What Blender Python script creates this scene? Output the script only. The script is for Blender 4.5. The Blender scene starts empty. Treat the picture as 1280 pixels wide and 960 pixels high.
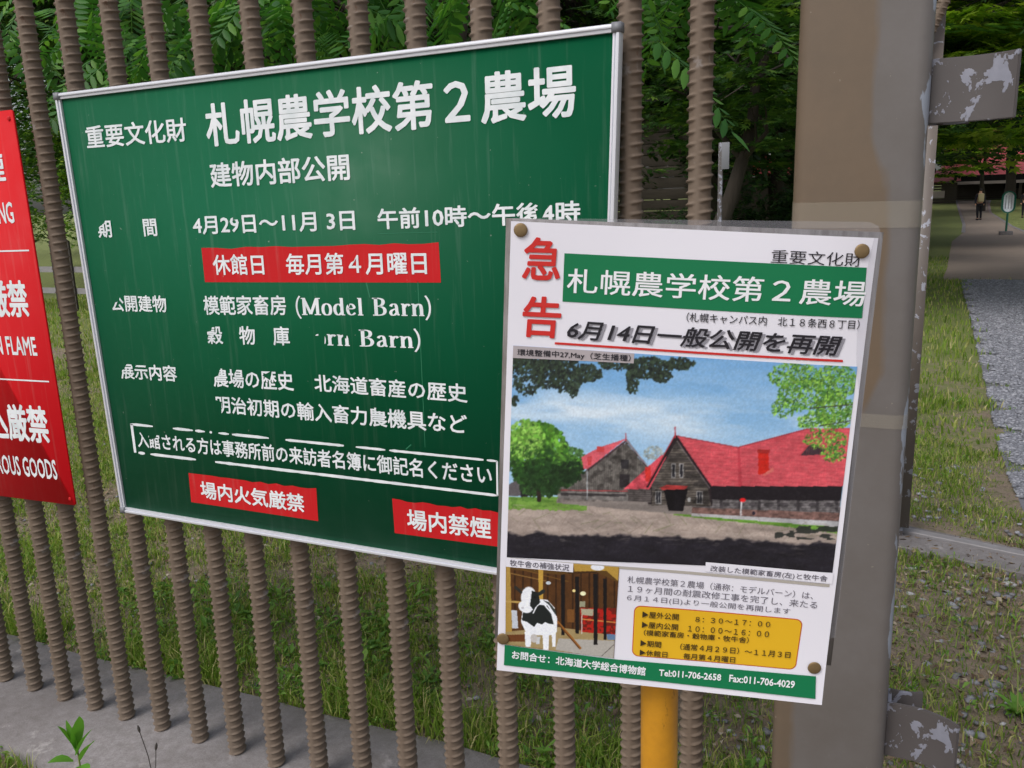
import bpy, bmesh, math, random
import numpy as np
from mathutils import Vector, Matrix, noise as mnoise

sc = bpy.context.scene
col = sc.collection
R_ = math.radians
random.seed(5)
rng = np.random.default_rng(11)

# ---------------------------------------------------------------- camera
CAM = Vector((0.0, 0.0, 1.5))
FPX = 1057.06                                   # focal length for a picture 1280 wide
RT = Vector((0.907868, 0.418018, -0.032191)).normalized()
FW = Vector((-0.414769, 0.884298, -0.214439)).normalized()
UP = RT.cross(FW).normalized()
cd = bpy.data.cameras.new('camera')
cd.sensor_width = 36; cd.lens = FPX / 1280 * 36
cd.clip_start = 0.02; cd.clip_end = 1500
cam = bpy.data.objects.new('camera', cd); col.objects.link(cam)
cam.matrix_world = Matrix.Translation(CAM) @ Matrix((RT, UP, -FW)).transposed().to_4x4()
sc.camera = cam

# ---------------------------------------------------------------- sky, sun, exposure
SUN_EL, SUN_AZ = R_(52), R_(200)                # azimuth clockwise from +Y
w = bpy.data.worlds.new('World'); sc.world = w; w.use_nodes = True
nt = w.node_tree; nt.nodes.clear()
sky = nt.nodes.new('ShaderNodeTexSky'); sky.sky_type = 'NISHITA'; sky.sun_disc = False
sky.sun_elevation = SUN_EL; sky.sun_rotation = SUN_AZ; sky.air_density = 1.0; sky.dust_density = 4.0; sky.ozone_density = 1.0
hs = nt.nodes.new('ShaderNodeHueSaturation'); hs.inputs['Saturation'].default_value = 0.45
bgn = nt.nodes.new('ShaderNodeBackground'); bgn.inputs['Strength'].default_value = 0.13
wo = nt.nodes.new('ShaderNodeOutputWorld')
nt.links.new(sky.outputs[0], hs.inputs['Color']); nt.links.new(hs.outputs[0], bgn.inputs[0]); nt.links.new(bgn.outputs[0], wo.inputs[0])
sl = bpy.data.lights.new('sun', 'SUN'); sl.energy = 0.9; sl.angle = R_(25); sl.color = (1, 0.97, 0.93)
so = bpy.data.objects.new('sun', sl); col.objects.link(so)
sd = Vector((math.sin(SUN_AZ) * math.cos(SUN_EL), math.cos(SUN_AZ) * math.cos(SUN_EL), math.sin(SUN_EL)))
so.rotation_euler = (-sd).to_track_quat('-Z', 'Y').to_euler(); so.location = (0, -4, 12)
sc.view_settings.view_transform = 'Standard'; sc.view_settings.look = 'None'
sc.view_settings.exposure = 0.3; sc.view_settings.gamma = 1.0
sc.cycles.max_bounces = 8; sc.cycles.transparent_max_bounces = 16

# ---------------------------------------------------------------- helpers
def s2l(c):
    c = np.asarray(c, float) / 255.0
    return np.where(c <= 0.04045, c / 12.92, ((c + 0.055) / 1.055) ** 2.4)

class NT:
    def __init__(s, name, rough=0.6, base=(0.5, 0.5, 0.5), metal=0.0, spec=0.5):
        s.m = bpy.data.materials.new(name); s.m.use_nodes = True
        s.t = s.m.node_tree; s.b = s.t.nodes['Principled BSDF']
        s.b.inputs['Base Color'].default_value = (*base, 1); s.b.inputs['Roughness'].default_value = rough
        s.b.inputs['Metallic'].default_value = metal; s.b.inputs['Specular IOR Level'].default_value = spec
        s.co = None
    def n(s, t, **k):
        x = s.t.nodes.new('ShaderNode' + t)
        for a, b in k.items(): setattr(x, a, b)
        return x
    def l(s, a, b): s.t.links.new(a, b)
    def coord(s, scale=(1, 1, 1), rot=(0, 0, 0), loc=(0, 0, 0)):
        if s.co is None: s.co = s.n('TexCoord')
        m = s.n('Mapping'); m.inputs['Scale'].default_value = scale; m.inputs['Rotation'].default_value = rot; m.inputs['Location'].default_value = loc
        s.l(s.co.outputs['Object'], m.inputs[0]); return m.outputs[0]
    def noise(s, scale=5, detail=4, rough=0.55, vec=None, dist=0):
        x = s.n('TexNoise'); x.inputs['Scale'].default_value = scale; x.inputs['Detail'].default_value = detail
        x.inputs['Roughness'].default_value = rough; x.inputs['Distortion'].default_value = dist
        s.l(vec if vec is not None else s.coord(), x.inputs['Vector']); return x.outputs['Fac']
    def ramp(s, fac, stops):
        x = s.n('ValToRGB'); e = x.color_ramp.elements
        while len(e) < len(stops): e.new(0.5)
        for i, (p, c) in enumerate(stops):
            e[i].position = p; e[i].color = (c, c, c, 1) if isinstance(c, (int, float)) else (*c, 1)
        s.l(fac, x.inputs[0]); return x.outputs[0]
    def mix(s, fac, a, b, mode='MIX'):
        x = s.n('MixRGB', blend_type=mode)
        for i, v in enumerate((fac, a, b)):
            if hasattr(v, 'links'): s.l(v, x.inputs[i])
            elif isinstance(v, (int, float)): x.inputs[i].default_value = v if i == 0 else (v, v, v, 1)
            else: x.inputs[i].default_value = (*v, 1)
        return x.outputs[0]
    def math(s, op, a, b=0.0, c=None):
        x = s.n('Math', operation=op)
        for i, v in enumerate((a, b, c)):
            if v is None: continue
            if hasattr(v, 'links'): s.l(v, x.inputs[i])
            else: x.inputs[i].default_value = v
        return x.outputs[0]
    def sep(s, vec):
        x = s.n('SeparateXYZ'); s.l(vec, x.inputs[0]); return x.outputs
    def col(s, c): s.l(c, s.b.inputs['Base Color']); return s
    def rough(s, c): s.l(c, s.b.inputs['Roughness']); return s
    def bump(s, h, strength=0.3, dist=0.002):
        x = s.n('Bump'); x.inputs['Strength'].default_value = strength; x.inputs['Distance'].default_value = dist
        s.l(h, x.inputs['Height']); s.l(x.outputs[0], s.b.inputs['Normal']); return s

def tag(o, label=None, cat=None, group=None, kind=None):
    if label: o['label'] = label
    if cat: o['category'] = cat
    if group: o['group'] = group
    if kind: o['kind'] = kind
    return o
def empty(name, loc=(0, 0, 0), rot=(0, 0, 0)):
    o = bpy.data.objects.new(name, None); col.objects.link(o); o.location = loc; o.rotation_euler = rot; o.empty_display_size = 0.1
    return o
def link(name, me, mat=None, parent=None, loc=None, rot=None):
    o = bpy.data.objects.new(name, me); col.objects.link(o)
    if mat is not None:
        if len(me.materials) == 0: me.materials.append(mat.m if isinstance(mat, NT) else mat)
    if parent is not None: o.parent = parent
    if loc is not None: o.location = loc
    if rot is not None: o.rotation_euler = rot
    return o
def np_mesh(name, V, F, smooth=False):
    """V (n,3); F (m,k) faces of one size, or a list of such arrays"""
    Fs = F if isinstance(F, list) else [F]
    me = bpy.data.meshes.new(name)
    V = np.asarray(V, np.float32)
    me.vertices.add(len(V)); me.vertices.foreach_set('co', V.ravel())
    tot = sum(f.size for f in Fs); me.loops.add(tot)
    me.loops.foreach_set('vertex_index', np.concatenate([f.ravel() for f in Fs]).astype(np.int32))
    cnt = np.concatenate([np.full(len(f), f.shape[1], np.int32) for f in Fs])
    st = np.concatenate([[0], np.cumsum(cnt)[:-1]]).astype(np.int32)
    me.polygons.add(len(cnt)); me.polygons.foreach_set('loop_start', st)
    if smooth: me.polygons.foreach_set('use_smooth', np.ones(len(cnt), bool))
    me.update(calc_edges=True); me.validate()
    return me
def bm_mesh(bm, name, smooth=False):
    me = bpy.data.meshes.new(name); bm.normal_update(); bm.to_mesh(me); bm.free()
    if smooth:
        for p in me.polygons: p.use_smooth = True
    return me
def smooth_by_angle(me, deg=35):
    for p in me.polygons: p.use_smooth = True
    bm = bmesh.new(); bm.from_mesh(me)
    for e in bm.edges:
        e.smooth = not (len(e.link_faces) == 2 and e.calc_face_angle(0) > R_(deg))
    bm.to_mesh(me); bm.free()
def box_bm(bm, c, s, bev=0.0, rot=None, seg=2):
    r = bmesh.ops.create_cube(bm, size=1.0)
    vs = r['verts']
    bmesh.ops.scale(bm, vec=s, verts=vs)
    if bev > 0:
        es = list({e for v in vs for e in v.link_edges})
        rr = bmesh.ops.bevel(bm, geom=es, offset=bev, segments=seg, affect='EDGES', profile=0.5)
        vs = list({v for f in rr['faces'] for v in f.verts} | {v for v in vs if v.is_valid})
    if rot is not None: bmesh.ops.rotate(bm, cent=(0, 0, 0), matrix=rot, verts=vs)
    bmesh.ops.translate(bm, vec=c, verts=vs)
def box(name, c, s, mat, parent=None, bev=0.0, rot=None, seg=2):
    bm = bmesh.new(); box_bm(bm, c, s, bev, rot, seg)
    me = bm_mesh(bm, name)
    if bev > 0: smooth_by_angle(me)
    return link(name, me, mat, parent)
def tube_VF(pts, rad, seg=8, cap=True):
    pts = [Vector(p) for p in pts]; n = len(pts)
    if not hasattr(rad, '__len__'): rad = [rad] * n
    V = []; prev = None
    for i, p in enumerate(pts):
        t = (pts[min(i + 1, n - 1)] - pts[max(i - 1, 0)]).normalized()
        a = prev if prev is not None else (Vector((1, 0, 0)) if abs(t.x) < 0.8 else Vector((0, 1, 0)))
        a = (a - t * a.dot(t)).normalized(); prev = a; b = t.cross(a)
        for k in range(seg):
            an = 2 * math.pi * k / seg
            V.append(p + (a * math.cos(an) + b * math.sin(an)) * rad[i])
    F = []
    for i in range(n - 1):
        for k in range(seg):
            F.append((i * seg + k, i * seg + (k + 1) % seg, (i + 1) * seg + (k + 1) % seg, (i + 1) * seg + k))
    V = np.array([tuple(v) for v in V]); F = np.array(F)
    return V, F
def tube(name, pts, rad, mat, parent=None, seg=8, smooth=True):
    V, F = tube_VF(pts, rad, seg)
    caps = [np.array([list(range(seg))[::-1]]), np.array([[len(V) - seg + k for k in range(seg)]])]
    me = np_mesh(name, V, [F] + caps); 
    if smooth: smooth_by_angle(me, 50)
    return link(name, me, mat, parent)
def join_VF(parts):
    Vs = []; Fs = {}; off = 0
    for V, F in parts:
        Vs.append(V)
        for f in (F if isinstance(F, list) else [F]):
            Fs.setdefault(f.shape[1], []).append(f + off)
        off += len(V)
    return np.concatenate(Vs), [np.concatenate(v) for v in Fs.values()]

def ray(px, py):
    return FW + RT * ((px - 640) / FPX) + UP * ((480 - py) / FPX)
def on_Y(px, py, Y):
    d = ray(px, py); return CAM + d * (Y / d.y)
def hz(Y):
    ys = [-60, 1.2, 1.34, 1.36, 4, 14, 46, 74, 130, 900]; zs = [-0.06, -0.05, -0.045, -0.03, 0.0, -0.05, -0.5, 0.12, 0.6, 0.8]
    return np.interp(Y, ys, zs) if np.ndim(Y) else float(np.interp(Y, ys, zs))
def on_ground(px, py, dz=0.0):
    d = ray(px, py); t = 1.0
    lo, hi = 0.5, 400.0
    for _ in range(60):
        m = 0.5 * (lo + hi); p = CAM + d * m
        if p.z > hz(p.y) + dz: lo = m
        else: hi = m
    return CAM + d * lo

def vnoise(shape, cells, seed=0, octaves=3):
    """smooth value noise in numpy, 0..1"""
    r = np.random.default_rng(seed); out = np.zeros(shape); amp = 1; tot = 0
    for o in range(octaves):
        cy, cx = max(2, int(cells[0] * 2 ** o)), max(2, int(cells[1] * 2 ** o))
        g = r.random((cy + 1, cx + 1))
        y = np.linspace(0, cy - 1e-6, shape[0]); x = np.linspace(0, cx - 1e-6, shape[1])
        iy, ix = y.astype(int), x.astype(int); fy, fx = (y - iy)[:, None], (x - ix)[None]
        fy, fx = fy * fy * (3 - 2 * fy), fx * fx * (3 - 2 * fx)
        a = g[iy][:, ix]; b = g[iy][:, ix + 1]; c = g[iy + 1][:, ix]; d = g[iy + 1][:, ix + 1]
        out += amp * ((a * (1 - fx) + b * fx) * (1 - fy) + (c * (1 - fx) + d * fx) * fy); tot += amp; amp *= 0.5
    return out / tot

# ---------------------------------------------------------------- materials
M = {}
def mat_paint_brown(name, chips=True, zmask=False):
    m = NT(name, rough=0.5, spec=0.35)
    n1 = m.noise(3.0, 5, 0.6); n2 = m.noise(55, 4, 0.6)
    c = m.ramp(n1, [(0.3, tuple(s2l((98, 82, 68)))), (0.7, tuple(s2l((118, 97, 78))))])
    c = m.mix(m.ramp(n2, [(0.35, 0.0), (0.75, 0.25)]), c, tuple(s2l((82, 66, 54))))
    return m, c
b, c = mat_paint_brown('brown_paint_bars')
c = b.mix(0.45, c, tuple(s2l((118, 106, 95)))); oi = b.n('ObjectInfo'); c = b.mix(b.ramp(oi.outputs['Random'], [(0, 0.0), (1, 0.25)]), c, tuple(s2l((92, 80, 70))))
wv = b.noise(1.6, 5, .7, b.coord((4, 4, 1))); c = b.mix(b.ramp(wv, [(.35, 0), (.7, .35)]), c, tuple(s2l((138, 128, 118))))
pn = b.noise(17, 5, 0.65); c = b.mix(b.ramp(pn, [(0.64, 0.0), (0.70, 0.6)]), c, tuple(s2l((148, 142, 140))))
rs_ = b.noise(34, 4, 0.6, b.coord((1, 1, .6), (0, 0, 0), (5, 2, 1))); b.col(b.mix(b.ramp(rs_, [(0.68, 0.0), (0.74, 0.7)]), c, tuple(s2l((88, 56, 38))))); b.b.inputs['Roughness'].default_value = .65; b.b.inputs['Specular IOR Level'].default_value = .2
b.bump(b.noise(260, 3), 0.25, 0.0006); M['bars'] = b
# gate post: brown paint that turns greyer to the right and lower down, with chips of bluish primer
b, c = mat_paint_brown('brown_paint_post')
P = b.coord(); xyz = b.sep(P)
zz = b.math('MULTIPLY', xyz[2], 0.5)                       # how far across the face the grey tone reaches, by height
bd = b.ramp(zz, [(0.1, 0.44), (0.25, 0.44), (0.43, 0.465), (0.52, 0.50), (0.60, 0.555), (0.76, 0.548), (0.79, 0.523), (1.0, 0.515)])
f = b.math('ADD', b.math('SUBTRACT', xyz[0], b.math('SUBTRACT', bd, 0.5)), b.math('MULTIPLY_ADD', b.noise(9, 4, 0.6, b.coord((1, 1, .35))), 0.05, -0.025))
gm = b.ramp(b.math('MULTIPLY_ADD', f, 12.0, 0.5), [(0.43, 0.0), (0.56, 1.0)])
c = b.mix(0.5, c, tuple(s2l((108, 97, 83))))
c = b.mix(gm, c, b.mix(b.noise(5, 5, .7), tuple(s2l((98, 94, 92))), tuple(s2l((116, 112, 111)))))
ch = b.noise(11, 5, 0.6, b.coord((1.7, 1, 0.55)))
side = b.ramp(b.math('MULTIPLY_ADD', xyz[0], 5.0, 0.5), [(0.86, 0.0), (0.97, 0.36)])
chm = b.ramp(b.math('ADD', b.math('MULTIPLY', ch, 0.8), side), [(0.77, 0.0), (0.782, 1.0)])
c = b.mix(chm, c, tuple(s2l((150, 158, 172))))
sp = b.ramp(b.noise(70, 3, 0.6), [(0.74, 0.0), (0.76, 0.55)])
c = b.mix(sp, c, tuple(s2l((165, 155, 142))))
rt = b.ramp(b.noise(24, 4, .6, b.coord((2.2, 1, .22))), [(0.72, 0.0), (0.80, 0.55)])
c = b.mix(rt, c, tuple(s2l((96, 70, 50)))); sc_ = b.ramp(b.noise(16, 5, .7, b.coord((.6, 1, 3.0), (0, .5, 0))), [(0.73, 0.0), (0.75, 0.5)])
c = b.mix(sc_, c, tuple(s2l((176, 170, 164)))); gr_ = b.ramp(b.noise(2.5, 6, .7), [(.3, .35), (.6, 0.0)]); c = b.mix(gr_, c, tuple(s2l((92, 84, 74))))
b.col(c); b.bump(b.mix(0.3, b.noise(300, 2), b.noise(40, 3)), 0.12, 0.0008); b.b.inputs['Roughness'].default_value = 0.42; M['post'] = b
def chipped(name, thr, base1=(92, 82, 78), base2=(72, 63, 60), chip=(150, 152, 166)):
    m = NT(name, rough=0.5, spec=0.4)
    c = m.mix(m.noise(8, 4), tuple(s2l(base1)), tuple(s2l(base2)))
    ch = m.noise(26, 5, 0.6, m.coord((1.1, 1.1, 0.9), (0.5, 0.3, 0.9)), 0.5)
    ck = m.ramp(ch, [(thr, 0.0), (thr + 0.012, 1.0)])
    cc = m.mix(m.noise(60, 3), tuple(s2l(chip)), tuple(s2l([v * 0.82 for v in chip])))
    m.col(m.mix(ck, c, cc)); m.bump(ck, 0.5, 0.001); return m
M['plate'] = chipped('chipped_plate', 0.545, (96, 92, 92), (78, 73, 73))
M['stile'] = chipped('chipped_stile', 0.60, (112, 104, 98), (96, 88, 84), (170, 172, 184))
m = NT('aluminium', rough=0.32, base=tuple(s2l((216, 218, 226))), metal=0.3)
m.rough(m.ramp(m.noise(30, 3, 0.5, m.coord((1, 1, 1))), [(0.3, 0.28), (0.7, 0.45)])); M['alu'] = m
m = NT('grey_plastic', rough=0.5, base=tuple(s2l((120, 122, 128)))); M['joint'] = m
def enamel(name, rgb, rgb2, rough=0.5):
    m = NT(name, rough=rough, spec=0.2)
    c = m.mix(m.ramp(m.noise(1.6, 4), [(0.3, 0.0), (0.7, 1.0)]), tuple(s2l(rgb)), tuple(s2l(rgb2)))
    st = m.ramp(m.noise(6, 4, 0.65, m.coord((9, 1, 0.5), (0, 0.08, 0))), [(0.55, 0.0), (0.85, 0.16)])
    c = m.mix(st, c, tuple(s2l((150, 170, 160))))
    ds = m.ramp(m.noise(90, 2, 0.5), [(0.765, 0.0), (0.78, 0.35)])
    m.col(m.mix(ds, c, tuple(s2l((170, 175, 165)))))
    m.rough(m.ramp(m.noise(12, 3), [(0.3, rough - 0.05), (0.7, rough + 0.1)])); return m
M['green'] = enamel('green_enamel', (0, 84, 52), (0, 92, 60))
M['red'] = enamel('red_enamel', (205, 8, 22), (196, 8, 20), .62)
M['redlabel'] = enamel('red_sticker', (196, 32, 36), (188, 28, 34), 0.45)
m = NT('white_vinyl', rough=0.5); m.col(m.mix(m.ramp(m.noise(22, 4), [(0.35, 0.0), (0.75, 1.0)]), tuple(s2l((232, 236, 240))), tuple(s2l((205, 214, 218))))); M['vinyl'] = m
m = NT('paper', rough=0.42, spec=0.4); m.col(m.mix(m.noise(4, 3), tuple(s2l((236, 234, 243))), tuple(s2l((228, 227, 238))))); m.bump(m.noise(7, 2), 0.25, 0.004); M['paper'] = m
def ink(name, rgb, rough=0.42):
    m = NT(name, rough=rough, spec=0.4, base=tuple(s2l(rgb))); M[name] = m; return m
ink('ink_green', (12, 118, 74)); ink('ink_black', (38, 36, 44)); ink('ink_grey', (150, 148, 158)); ink('ink_red', (205, 46, 42))
ink('ink_soft', (98, 94, 106)); ink('ink_yellow', (226, 178, 36)); ink('ink_white', (238, 240, 244)); ink('ink_caption', (176, 168, 172)); ink('ink_beige', (176, 170, 162)); ink('ink_brown', (58, 46, 30)); ink('ink_line', (196, 92, 50)); ink('ink_scratch', (40, 116, 84))
m = NT('printed_photo', rough=0.4, spec=0.4); a = m.n('Attribute', attribute_name='print'); m.l(a.outputs['Color'], m.b.inputs['Base Color']); M['photo'] = m
m = NT('grey_board', rough=0.7); st = m.noise(10, 6, 0.7, m.coord((12, 12, 1.2)))
m.col(m.mix(m.ramp(st, [(0.35, 0.0), (0.7, 1.0)]), tuple(s2l((98, 92, 88))), tuple(s2l((146, 142, 142))))); m.bump(st, 0.4, 0.001); M['board'] = m
m = NT('yellow_paint', rough=0.4); rs = m.ramp(m.noise(42, 4, 0.65, m.coord((1.4, 1.4, 0.5), (0, 0, 0), (1, 4, 2))), [(0.645, 0.0), (0.70, 0.8)])
m.col(m.mix(rs, m.mix(m.ramp(m.noise(8, 6, .7), [(.35, 0), (.65, 1)]), tuple(s2l((214, 152, 34))), tuple(s2l((182, 126, 34)))), tuple(s2l((84, 46, 20))))); m.bump(m.noise(60, 4), .2, .001); M['yellow'] = m
m = NT('brass', rough=0.55, metal=0.6); m.col(m.mix(m.noise(150, 3), tuple(s2l((150, 128, 92))), tuple(s2l((118, 98, 70))))); M['brass'] = m
def glassy(name, alpha, rgb, rough):
    m = NT(name, rough=rough, base=tuple(s2l(rgb)), spec=0.6)
    m.b.inputs['Alpha'].default_value = alpha; M[name] = m; return m
glassy('clear_sleeve', 0.20, (190, 190, 200), 0.12)
glassy('clear_tape', 0.2, (196, 188, 172), 0.2)
# concrete
m = NT('concrete', rough=0.85); n1 = m.noise(2.2, 6, 0.62); n2 = m.noise(38, 5, 0.7); n3 = m.noise(240, 3, 0.6)
c = m.ramp(n1, [(0.28, tuple(s2l((104, 99, 99)))), (0.6, tuple(s2l((140, 136, 137)))), (0.85, tuple(s2l((156, 152, 153))))])
c = m.mix(m.ramp(n2, [(0.35, 0.5), (0.65, 0.0)]), c, tuple(s2l((96, 90, 86)))); c = m.mix(m.ramp(n3, [(0.3, 0.35), (0.6, 0)]), c, tuple(s2l((80, 76, 74))))
cr_ = m.ramp(m.noise(5, 8, .75, None, .8), [(.60, 0), (.70, .55)]); c = m.mix(cr_, c, tuple(s2l((86, 80, 76)))); pl_s = m.ramp(m.noise(9, 6, .7, m.coord((1, 1, 1), (0, 0, 0), (3, 7, 0))), [(.60, 0), (.72, .6)]); c = m.mix(pl_s, c, tuple(s2l((176, 172, 170))))
m.col(c); m.bump(m.mix(0.5, n2, n3), 0.6, 0.004); M['concrete'] = m
m = NT('rail_strip', rough=0.5); m.col(m.mix(m.noise(20, 4), tuple(s2l((150, 148, 152))), tuple(s2l((122, 118, 118))))); M['rail'] = m
# ground: soil with moss and thin grass
m = NT('ground_soil', rough=0.95)
n1 = m.noise(1.5, 5, 0.6); n2 = m.noise(18, 5, 0.7); n3 = m.noise(110, 4, 0.7)
soil = m.mix(n3, tuple(s2l((120, 104, 90))), tuple(s2l((166, 150, 132))))
soil = m.mix(m.ramp(n2, [(0.5, 0), (0.7, 0.55)]), soil, tuple(s2l((72, 58, 48))))
gr = m.mix(n3, tuple(s2l((84, 104, 42))), tuple(s2l((136, 152, 70))))
xyz = m.sep(m.coord())
far = m.ramp(m.math('MULTIPLY', xyz[1], 0.05), [(0.2, 0.0), (0.6, 0.35)])
gf = m.ramp(m.math('ADD', m.math('ADD', m.math('MULTIPLY', n1, 0.5), m.math('MULTIPLY', n2, 0.5)), far), [(0.52, 0.0), (0.68, 0.8)])
sp_ = m.ramp(m.noise(70, 4, .7), [(.55, 0), (.68, .7)]); soil = m.mix(sp_, soil, tuple(s2l((150, 134, 116)))); sp2 = m.ramp(m.noise(46, 5, .75), [(.56, 0), (.7, .8)]); soil = m.mix(sp2, soil, tuple(s2l((58, 46, 38))))
m.col(m.mix(gf, soil, gr)); m.bump(m.mix(0.5, n2, n3), 1.0, 0.03); M['ground'] = m
m = NT('dirt_path', rough=0.95); n2 = m.noise(2.0, 6, 0.7); n3 = m.noise(60, 3)
m.col(m.mix(n3, m.mix(n2, tuple(s2l((128, 113, 101))), tuple(s2l((164, 149, 136)))), tuple(s2l((140, 127, 116))))); M['dirt'] = m
m = NT('gravel_bed', rough=0.95); n3 = m.noise(60, 4, 0.7)
m.col(m.mix(n3, tuple(s2l((84, 84, 90))), tuple(s2l((128, 128, 136))))); M['gravelbed'] = m
m = NT('stone_fine', rough=0.85); M['fine'] = m
def rnd_island(m, stops):
    g = m.n('NewGeometry'); return m.ramp(g.outputs['Random Per Island'], stops)
m = NT('stone_grey', rough=0.85); c = rnd_island(m, [(0, tuple(s2l((104, 102, 104)))), (0.5, tuple(s2l((134, 134, 140)))), (0.85, tuple(s2l((156, 156, 164)))), (1, tuple(s2l((186, 184, 186))))])
m.col(m.mix(m.ramp(m.noise(160, 3), [(0.3, 0.3), (0.7, 0)]), c, tuple(s2l((70, 70, 74))))); M['stone'] = m
M['fine'].col(rnd_island(M['fine'], [(0, tuple(s2l((106, 107, 114)))), (0.6, tuple(s2l((128, 130, 138)))), (1, tuple(s2l((160, 161, 168))))]))
m = NT('litter', rough=0.9); m.col(rnd_island(m, [(0, tuple(s2l((78, 62, 48)))), (0.5, tuple(s2l((116, 98, 78)))), (0.85, tuple(s2l((140, 124, 100)))), (1, tuple(s2l((172, 164, 150))))])); M['litter'] = m
def leafmat(name, stops, trans=0.35, rough=0.5):
    m = NT(name, rough=rough, spec=0.3)
    c = rnd_island(m, [(p, tuple(s2l(v))) for p, v in stops]); m.col(c)
    tr = m.n('BsdfTranslucent'); m.l(m.mix(1.0, c, (1.0, 1.15, 0.55), 'MULTIPLY'), tr.inputs['Color'])
    mx = m.n('MixShader'); mx.inputs[0].default_value = trans
    m.l(m.b.outputs[0], mx.inputs[1]); m.l(tr.outputs[0], mx.inputs[2])
    m.l(mx.outputs[0], m.t.nodes['Material Output'].inputs['Surface']); M[name] = m; return m
leafmat('grass_blade', [(0, (92, 120, 44)), (0.4, (124, 156, 58)), (0.68, (150, 170, 76)), (0.82, (172, 172, 104)), (1, (202, 190, 142))], 0.4, 0.6)
leafmat('weed_leaf', [(0, (74, 112, 42)), (0.6, (98, 140, 54)), (1, (128, 164, 74))], 0.3)
leafmat('young_leaf', [(0, (92, 148, 52)), (1, (110, 166, 62))], 0.4)
leafmat('pinnate_leaf', [(0, (48, 94, 40)), (0.6, (72, 122, 50)), (1, (108, 150, 62))], 0.42)
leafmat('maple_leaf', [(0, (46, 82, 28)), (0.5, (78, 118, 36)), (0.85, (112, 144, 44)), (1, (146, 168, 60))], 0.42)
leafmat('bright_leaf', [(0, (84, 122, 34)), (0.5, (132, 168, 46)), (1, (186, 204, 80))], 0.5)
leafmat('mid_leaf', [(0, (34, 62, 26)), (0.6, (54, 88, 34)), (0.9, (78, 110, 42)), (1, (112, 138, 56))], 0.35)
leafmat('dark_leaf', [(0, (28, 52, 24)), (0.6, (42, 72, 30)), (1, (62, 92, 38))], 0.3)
m = NT('bark', rough=0.95); n2 = m.noise(9, 6, 0.7, m.coord((3, 3, 0.6))); m.col(m.mix(n2, tuple(s2l((34, 30, 26))), tuple(s2l((74, 66, 58))))); m.bump(n2, 0.8, 0.02); M['bark'] = m
ink('twig', (120, 132, 70), 0.7); ink('stalk_dark', (62, 58, 54), 0.8)

# ---------------------------------------------------------------- ground and other setting
def ground_sheet():
    xs = np.concatenate([np.linspace(-500, -14, 12), np.linspace(-13, 8, 150), np.linspace(9, 500, 14)])
    ys = np.unique(np.concatenate([np.linspace(-60, 0.6, 8), np.linspace(0.7, 9, 100), np.linspace(9.4, 80, 90), np.linspace(85, 900, 12), [1.2, 1.34, 1.36, 4, 14, 46, 74, 130]]))
    X, Y = np.meshgrid(xs, ys); n = vnoise(X.shape, (60, 60), 3)
    Z = hz(Y)
    near = np.clip((Y - 1.95) / 0.5, 0, 1) * np.clip((14 - Y) / 8, 0, 1) + np.clip((1.25 - Y) / 0.3, 0, 1)
    Z = Z + (n - 0.5) * 0.05 * near
    nx, ny = len(xs), len(ys); i = np.arange(nx * ny).reshape(ny, nx)
    F = np.stack([i[:-1, :-1], i[:-1, 1:], i[1:, 1:], i[1:, :-1]], -1).reshape(-1, 4)
    me = np_mesh('ground', np.stack([X, Y, Z], -1).reshape(-1, 3), F, True)
    tag(link('ground', me, M['ground']), kind='structure')
ground_sheet()

# concrete kerb that carries the fence: irregular back edge
def kerb():
    bm = bmesh.new(); xs = np.linspace(-6, 2.2, 120); prev = None
    for x in xs:
        bk = 1.80 + 0.055 * (x + 2.4) * 0.55 + 0.018 * mnoise.noise(Vector((x * 3, 0, 0)))
        fr = 1.335 + 0.014 * mnoise.noise(Vector((x * 4, 5, 0)))
        z = 0.004 * mnoise.noise(Vector((x * 2, 1, 4)))
        r = [bm.verts.new(p) for p in ((x, fr, -0.2), (x, fr, z - 0.012), (x, fr + 0.014, z), (x, (fr + bk) / 2, z + 0.003), (x, bk - 0.014, z), (x, bk, z - 0.012), (x, bk, -0.2))]
        if prev:
            for k in range(6): bm.faces.new((prev[k], r[k], r[k + 1], prev[k + 1]))
        prev = r
    bmesh.ops.recalc_face_normals(bm, faces=bm.faces)
    me = bm_mesh(bm, 'concrete_kerb', True)
    tag(link('concrete_kerb', me, M['concrete']), kind='structure')
kerb()

def strip(name, quadpts, mat, dz, kind='structure'):
    """a sheet following the ground through a list of (left, right) world points"""
    V = []; F = []
    rows = []
    for (a, b), (c, d) in zip(quadpts[:-1], quadpts[1:]):
        for t in np.linspace(0, 1, 13)[:-1]: rows.append((a.lerp(c, t), b.lerp(d, t)))
    rows.append(quadpts[-1]); n = 14
    for l, r in rows:
        for k in range(n):
            p = l.lerp(r, k / (n - 1)); V.append((p.x, p.y, hz(p.y) + dz))
    for i in range(len(rows) - 1):
        for k in range(n - 1): F.append((i * n + k, i * n + k + 1, (i + 1) * n + k + 1, (i + 1) * n + k))
    o = link(name, np_mesh(name, np.array(V), np.array(F), True), mat)
    return tag(o, kind=kind)
g = on_ground
def wide(p, q): return (p, q)
dirt_rows = []
for (lx, y, rx) in [(1178, 350, 1500), (1184, 336, 1440), (1186, 322, 1400), (1190, 302, 1330), (1204, 291, 1284), (1205, 281, 1262), (1200, 266, 1238), (1197, 256, 1236), (1195, 250, 1238)]:
    dirt_rows.append((on_ground(lx, y), on_ground(rx, y)))
strip('dirt_path', dirt_rows, M['dirt'], 0.008)
for side in (0, 1):
    e = [(r[side] + Vector((-0.07, 0, 0)), r[side] + Vector((0.07, 0, 0))) for r in dirt_rows[4:]]
    strip('path_edging', e, M['rail'], 0.014)
grav_rows = []
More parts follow.
